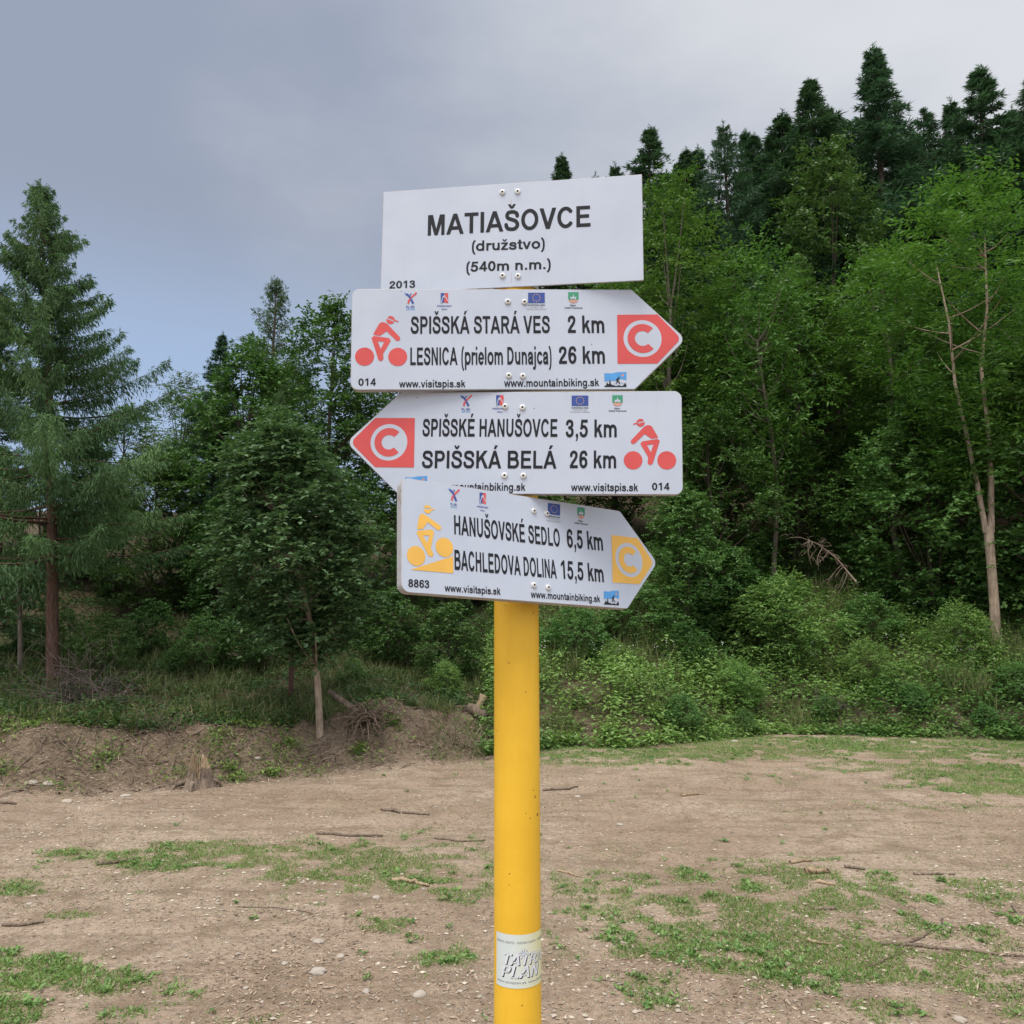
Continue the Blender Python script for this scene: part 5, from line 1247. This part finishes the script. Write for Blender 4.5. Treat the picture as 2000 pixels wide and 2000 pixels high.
for q in range(9):
    az = g.uniform(0, 6.28, n)
    lv.add(np.stack([x + g.normal(0, .012, n), y + g.normal(0, .012, n), z + .004], -1), np.stack([np.cos(az), np.sin(az), g.uniform(.1, 1.1, n)], -1), nrm(np.array([0, 0, 1.]) + g.normal(0, .3, (n, 3))), sz * g.uniform(.022, .05, n), sz * g.uniform(.012, .024, n), g.uniform(0, 1, n))
link('field_weeds', lv.mesh('field_weeds', 'fieldweed'), kind='stuff', label='broad-leaved little weeds scattered over the field')
x, y = yard(120000); m = grass_mask(x, y); k = (.16 + .45 * m) * smooth(.32, .6, fbm(x * 1.3, y * 2.0, 97)) > g.random(len(x)); x, y = x[k], y[k]; n = len(x); z = H(x, y); lv = Leaves()
lv.add(np.stack([x, y, z + .003], -1), np.stack([g.normal(0, 1, n), g.normal(0, .6, n), g.normal(.08, .12, n)], -1), nrm(np.array([0, 0, 1.]) + g.normal(0, .3, (n, 3))), g.uniform(.015, .06, n), g.uniform(.002, .005, n), g.uniform(0, 1, n), .02)
link('straw', lv.mesh('straw', 'straw'), kind='stuff', label='dry straw and dead stems lying on the field')
x, y = yard(190000, pw=1.5); k = (.12 + .30 * smooth(.45, .65, fbm(x * 1.1, y * 2.4, 121)) + .8 * smooth(.5, .7, fbm(x * .9, y * .9, 101)) * (y < 5.2)) > g.random(len(x)); x, y = x[k], y[k]; n = len(x); z = H(x, y); lv = Leaves()
lv.add(np.stack([x, y, z + .004], -1), np.stack([g.normal(0, 1, n), g.normal(0, .8, n), g.normal(.02, .18, n)], -1), nrm(np.array([0, 0, 1.]) + g.normal(0, .35, (n, 3))), g.uniform(.008, .042, n), g.uniform(.003, .012, n), g.uniform(0, 1, n) ** 1.3, .12)
link('wood_chips', lv.mesh('wood_chips', 'chips'), kind='stuff', label='brown bark flakes and chips strewn over the soil')
x, y = yard(75000, pw=1.4); k = (.16 + .55 * smooth(.45, .65, fbm(x * .55, y * .9, 103)) + .5 * np.exp(-(((x + 3.6) / 1.6) ** 2 + ((y - 7.2) / .8) ** 2))) > g.random(len(x)); x, y = x[k], y[k]; n = len(x)
xx = g.uniform(-7, 9, 1500); yy = foot(xx) + g.uniform(-.5, 1.2, 1500); yy = np.where(xx > 0, foot(xx) + g.uniform(-.9, .15, 1500), yy); x = np.r_[x, xx]; y = np.r_[y, yy]; n = len(x); z = H(x, y)
o8 = np.array([[1, 0, 0], [0, 1, 0], [-1, 0, 0], [0, -1, 0], [0, 0, .7], [0, 0, -.7]], float); f8 = np.array([[0, 1, 4], [1, 2, 4], [2, 3, 4], [3, 0, 4], [1, 0, 5], [2, 1, 5], [3, 2, 5], [0, 3, 5]])
sz = .0030 + .012 * g.uniform(0, 1, n) ** 3.2; az = g.uniform(0, 6.28, n)
v = o8[None] * g.uniform(.6, 1.3, (n, 6, 3)) * sz[:, None, None] * np.stack([g.uniform(1, 1.6, n), np.ones(n), g.uniform(.5, .9, n)], -1)[:, None]
c_, s_ = np.cos(az)[:, None], np.sin(az)[:, None]
v = np.stack([v[..., 0] * c_ - v[..., 1] * s_, v[..., 0] * s_ + v[..., 1] * c_, v[..., 2]], -1) + np.stack([x, y, z + sz * .25], -1)[:, None]
link('gravel', mesh_np('gravel', v.reshape(-1, 3), [(np.arange(n)[:, None, None] * 6 + f8[None]).reshape(-1, 3)], ['gravel'], np.repeat(g.uniform(0, 1, n), 8)), kind='stuff', label='pale gravel strewn over the soil')

# ------------------------------------------------------------------ stones
def stone_mesh(seed):
    gg = np.random.default_rng(seed); import bmesh
    bm = bmesh.new(); bmesh.ops.create_icosphere(bm, subdivisions=3, radius=1)
    off = gg.uniform(0, 50, 3)
    for v_ in bm.verts:
        p = np.array(v_.co); k = 1 + .5 * (float(vnoise(p[0] * 1.6 + off[0], p[1] * 1.6 + p[2] * 1.1 + off[1], seed)) - .5) + .12 * (float(vnoise(p[0] * 5 + off[1], p[2] * 5 + p[1] * 3 + off[2], seed)) - .5)
        v_.co *= k
    me = bpy.data.meshes.new('stone'); bm.to_mesh(me); bm.free(); me.materials.append(MAT['stone'])
    for p in me.polygons: p.use_smooth = True
    return me
SM = [stone_mesh(i) for i in (1, 2, 3)]
for i, (px, py, w, lab) in enumerate([
    (621, 1902, 30, 'largest flat grey stone on the bare soil left of the post'), (556, 1883, 14, 'small pale stone left of the largest flat stone'),
    (621, 1835, 22, 'flat pale stone directly above the largest flat stone'), (818, 1945, 26, 'pale flat stone nearest the bottom left of the post'),
    (665, 1865, 18, 'greyish stone above right of the largest flat stone'), (466, 1862, 12, 'small white pebble on bare soil, left centre'),
    (716, 1938, 17, 'pale stone between the largest flat stone and the post'), (57, 1764, 14, 'pale stone near the left edge of the field'),
    (480, 1931, 12, 'round pale pebble low on the left field'), (1875, 1995, 24, 'pale stone at the bottom right edge'),
    (735, 1757, 16, 'pale stone lying among grass left of the post'), (1210, 1613, 14, 'white stone on the bare track right of the post'),
    (1128, 1557, 12, 'white stone beside the post on the far track'), (1660, 1617, 10, 'tiny white stone far out on the right track'),
    (62, 1531, 26, 'upper left rock on the earth bank at the left edge'), (95, 1533, 24, 'rock right beside the upper left rock on the earth bank'),
    (132, 1567, 24, 'flat rock at the foot of the earth bank'), (246, 1556, 20, 'pale rock left of the broken stump'),
    (502, 1482, 16, 'pale rock halfway up the earth mound'), (1435, 1449, 14, 'pale rock where the weeds meet the field'),
    (1785, 1452, 16, 'pale rock on the far grass near the right')]):
    x, y = on_field(px, py); z = float(H(np.array(x), np.array(y)))
    if py < 1570:
        for Yd in np.arange(6, 16, .05):
            p = at(px, py, Yd)
            if p[2] <= H(p[0], Yd): x, y, z = p[0], Yd, p[2]; break
    d_ = y / FPX * w / 2
    o = link('stone', SM[i % 3], label=lab, category='stone', group='loose stones on the field')
    o.location = (x, y, z + d_ * .12); o.scale = (d_, d_ * .8, d_ * .42); o.rotation_euler = (0, 0, i * 1.3)

# ------------------------------------------------------------------ sticks
def gpt(px, py):
    for Yd in np.arange(2.5, 18, .03):
        p = at(px, py, Yd)
        if p[2] <= H(p[0], Yd): return np.array([p[0], Yd, float(H(p[0], Yd))])
    return at(px, py, 12)
def stick(name, P, r, mat, label, extra=(), cat='stick', group='sticks lying on the field', lift=None):
    Q = [gpt(*p) for p in P]; b = Q[0]
    lf = r * .6 if lift is None else lift
    def path(Q):
        Q = np.array(Q); t = np.linspace(0, len(Q) - 1, 3 * len(Q) + 3); A = np.array([np.interp(t, np.arange(len(Q)), Q[:, c]) for c in range(3)]).T
        gg = np.random.default_rng(int(abs(Q[0][0]) * 1000)); A[1:-1] += gg.normal(0, r * .45, (len(A) - 2, 3)); A[:, 2] = np.maximum(A[:, 2], H(A[:, 0], A[:, 1])) + lf
        return A - b
    tb = Tubes(); A = path(Q); tb.add(A, r * np.linspace(1.1, .6, len(A)), 7)
    for E in extra:
        A = path([gpt(*p) for p in E]); tb.add(A, r * .75 * np.linspace(1.0, .5, len(A)), 6)
    o = link(name, tb.mesh(name, mat), label=label, category=cat, group=group); o.location = b
    return o
for P, r, mat, lab, ex in [
    ([(189, 1691), (230, 1687), (270, 1681)], .013, 'stick', 'dark stick on the grass strip at the left', ()),
    ([(618, 1630), (680, 1634), (747, 1636)], .013, 'stick', 'long dark stick on the bare track left of the post', ()),
    ([(849, 1640), (900, 1646), (947, 1643)], .009, 'stick', 'thin dark stick touching the grass left of the post', ()),
    ([(766, 1721), (800, 1727), (838, 1733)], .014, 'palewood', 'pale brown stick among grass left of the post', ()),
    ([(5, 1811), (45, 1809), (86, 1804)], .009, 'stick', 'bent dark twig at the left edge', ()),
    ([(-10, 1570), (31, 1573)], .016, 'stick', 'thick stick at the left edge below the earth bank', ()),
    ([(745, 1583), (790, 1590), (838, 1594)], .014, 'stick', 'dark crooked stick far out on the left track', ()),
    ([(466, 1772), (540, 1774), (611, 1785)], .004, 'stick', 'long hair-thin twig on pale soil', ()),
    ([(1719, 1849), (1850, 1857), (2010, 1871)], .009, 'stick', 'longest branch with side twigs on the right-hand grass', ([(1750, 1854), (1795, 1840), (1838, 1812), (1842, 1798)], [(1700, 1895), (1750, 1868), (1790, 1853)])),
    ([(1626, 1816), (1645, 1830), (1663, 1843)], .006, 'deadwood', 'short twig left of the longest branch', ()),
    ([(1575, 1840), (1600, 1845), (1627, 1848)], .009, 'palewood', 'stubby pale stick left of the longest branch', ()),
    ([(1978, 1773), (1990, 1790), (1997, 1806)], .010, 'deadwood', 'pale stick at the right edge pointing towards the trees', ()),
    ([(1543, 1688), (1585, 1683)], .014, 'palewood', 'straight pale stick right of the post, behind the grass', ()),
    ([(1572, 1706), (1600, 1708), (1622, 1707)], .022, 'palewood', 'thick split piece of pale wood behind the grass', ()),
    ([(1595, 1727), (1632, 1731)], .012, 'palewood', 'short pale stick just in front of the thick split piece', ()),
    ([(1331, 1556), (1365, 1553)], .014, 'palewood', 'pale stick far out on the right track', ()),
    ([(1060, 1545), (1095, 1544), (1130, 1538)], .013, 'stick', 'dark stick beside the post far out on the track', ()),
    ([(1088, 1702), (1110, 1707), (1135, 1716)], .008, 'palewood', 'thin pale stick just right of the post', ()),
    ([(1650, 1697), (1690, 1702)], .011, 'stick', 'dark stick right of the thick split wood', ()),
    ([(1785, 1712), (1830, 1711), (1865, 1709)], .009, 'deadwood', 'thin grey stick above the right-hand grass', ()),
    ([(1590, 1781), (1633, 1780)], .011, 'deadwood', 'short grey stick in the middle of the right-hand grass', ())]:
    stick('stick', P, r, mat, lab, ex)

# broken stump on the mound
b = gpt(388, 1538); STUMP = empty('tree_stump', tuple(b), label='splintered broken stump with pale torn wood at the foot of the mound', cat='stump')
gg = np.random.default_rng(9); k = 26; V = []; th = np.arange(k) * 2 * math.pi / k
top = .20 + .10 * gg.uniform(-1, 1, k) + .09 * np.cos(th - 2.6)
wob = 1 + .18 * np.sin(th * 3 + 1) + .10 * np.sin(th * 7)
for r, zf in ((.19, -.12), (.145, .02), (.115, .10)): V.append(np.stack([r * wob * np.cos(th), r * wob * np.sin(th), np.full(k, zf) + gg.normal(0, .006, k)], -1))
V.append(np.stack([.105 * wob * np.cos(th), .105 * wob * np.sin(th), top], -1)); V.append(np.stack([.075 * np.cos(th), .075 * np.sin(th), top * .8], -1)); V.append(np.stack([.02 * np.cos(th), .02 * np.sin(th), .12 + .05 * gg.uniform(-1, 1, k)], -1))
i = np.arange(k); j = (i + 1) % k; F = np.concatenate([np.stack([q * k + i, q * k + j, (q + 1) * k + j, (q + 1) * k + i], -1) for q in range(5)])
link('bark', mesh_np('bark', np.concatenate(V), [F], ['deadwood', 'palewood'], mi=[0] * (3 * k) + [1] * (2 * k)), STUMP)
tb = Tubes()
for q in range(46):
    a = gg.uniform(0, 6.28); r = gg.uniform(.03, .10); h0 = .10; h1 = .16 + .20 * gg.random() * (.6 + .5 * math.cos(a - 2.6)); tb.add([(r * math.cos(a), r * math.sin(a), h0), (r * 1.05 * math.cos(a), r * 1.05 * math.sin(a), (h0 + h1) / 2), (r * 1.12 * math.cos(a + .1), r * 1.12 * math.sin(a + .1), h1)], [.014, .010, .002], 4, False)
link('splinters', tb.mesh('splinters', 'palewood', False), STUMP)
for a, l in ((2.6, .26), (3.6, .30), (4.6, .24), (.2, .22)):
    tb = Tubes(); tb.add(bez((.08 * math.cos(a), .08 * math.sin(a), .06), (.22 * math.cos(a), .22 * math.sin(a), .09), (l * math.cos(a + .2), l * math.sin(a + .2), -.04), 7), np.linspace(.034, .008, 7), 7); link('root', tb.mesh('root', 'deadwood'), STUMP)

# uprooted root plate on top of the right-hand mound, with its bare log
b = gpt(715, 1425); ROOT = empty('uprooted_stump', tuple(b), label='uprooted stump with a tangle of dead roots on the mound right of the maple', cat='stump')
tb = Tubes(); tb.add([(.02, .05, .12), (-.25, .12, .28), (-.52, .2, .45)], [.055, .04, .03], 9); link('log', tb.mesh('log', 'deadwood'), ROOT)
gg = np.random.default_rng(12); tb = Tubes()
for i in range(120):
    d_ = nrm(gg.normal(0, 1, 3) * [1.1, .8, .8] + [.1, -.2, .15]); l = gg.uniform(.10, .42); p = gg.normal(0, .09, 3) + [0, 0, .12]
    tb.add(bez(p, p + d_ * l * .5 + gg.normal(0, .08, 3), p + d_ * l + [0, 0, -.25 * l], 6), np.linspace(gg.uniform(.004, .014), .002, 6), 5, False)
link('root_tangle', tb.mesh('root_tangle', 'rootwood'), ROOT)

# cut log lying in the weeds beside the post, with a long bare branch
b = gpt(925, 1398); LOG = empty('fallen_log', tuple(b), label='short broken log with one long bare branch in the weeds left of the post', cat='log')
tb = Tubes(); tb.add([(-.08, .05, .10), (.05, 0, .06), (.17, -.05, -.02)], [.07, .085, .075], 12); link('log', tb.mesh('log', 'deadwood'), LOG)
tb = Tubes(); tb.add([(.05, .02, .08), (.10, .03, .18), (.14, .04, .27)], [.05, .045, .06], 9); link('branch_stub', tb.mesh('branch_stub', 'palewood'), LOG)
tb = Tubes(); tb.add([(-.06, .03, .12), (-.35, 0, .11), (-.6, -.05, .14), (-.88, -.1, .22)], [.014, .013, .011, .008], 7); link('branch', tb.mesh('branch', 'deadwood'), LOG)

def brush(name, px, py, n, ln, spread, label, cat, mat='twig', seed=1, up=.5, axis_=None, Yo=0):
    b = gpt(px, py); gg = np.random.default_rng(seed); tb = Tubes(); o = None
    if axis_ is not None:
        A = np.array(axis_, float); tb.add(A, np.linspace(.013, .004, len(A)), 7)
    for i in range(n):
        if axis_ is not None:
            t = gg.uniform(.15, 1) * (len(A) - 1); q = min(int(t), len(A) - 2); p = A[q] * (1 - t + q) + A[q + 1] * (t - q); d_ = nrm(gg.normal(0, 1, 3) * [1, .7, .6] + [-.3, 0, -.7])
        else:
            p = gg.normal(0, 1, 3) * spread; d_ = nrm(gg.normal(0, 1, 3) + [0, 0, up])
        l = ln * gg.uniform(.4, 1.2); e = p + d_ * l + [0, 0, -.2 * l]
        tb.add(bez(p, p + d_ * l * .5 + gg.normal(0, .06, 3), e, 6), np.linspace(.006, .0022, 6), 4, False)
        for k in range(2):
            q = p + d_ * l * gg.uniform(.4, .9); f = nrm(d_ + gg.normal(0, .7, 3)); tb.add([q, q + f * l * .25, q + f * l * .45 + [0, 0, -.04]], [.003, .0025, .0015], 3, False)
    o = link(name, tb.mesh(name, mat), label=label, category=cat); o.location = b
brush('dead_bush', 155, 1375, 130, .75, (.28, .2, .10), 'bare purplish dead brush beside the foot of the larch', 'bush', 'twig', 3, .9)
brush('dead_branch', 1672, 1130, 26, .30, 0, 'leaning leafless dead branch with hanging twigs high on the bank', 'branch', 'deadwood', 5, 0, [(0, 0, -.05), (-.25, .05, .30), (-.5, .1, .52), (-.75, .1, .62)])
brush('dead_branch', 1880, 1290, 4, .3, 0, 'pale fallen branch among the weeds left of the forked ash', 'branch', 'deadwood', 6, 0, [(0, 0, .15), (-.2, 0, .3), (-.45, 0, .4)])
brush('dead_brush', 1630, 1400, 40, .5, (.2, .15, .12), 'brown dead brush heap at the foot of the bank in the centre right', 'brush heap', 'twig', 7, .6)
brush('dead_brush', 330, 1440, 36, .45, (.25, .12, .04), 'grey dead stalks on the earth bank left of the stump', 'brush heap', 'deadwood', 8, .7)
brush('dead_brush', 860, 1455, 34, .45, (.3, .15, .05), 'dead twigs at the foot of the mound left of the post', 'brush heap', 'deadwood', 10, .4)
brush('dead_brush', 600, 1480, 40, .45, (.22, .12, .05), 'broken roots and twigs on the face of the mound below the maple', 'brush heap', 'deadwood', 11, .1)
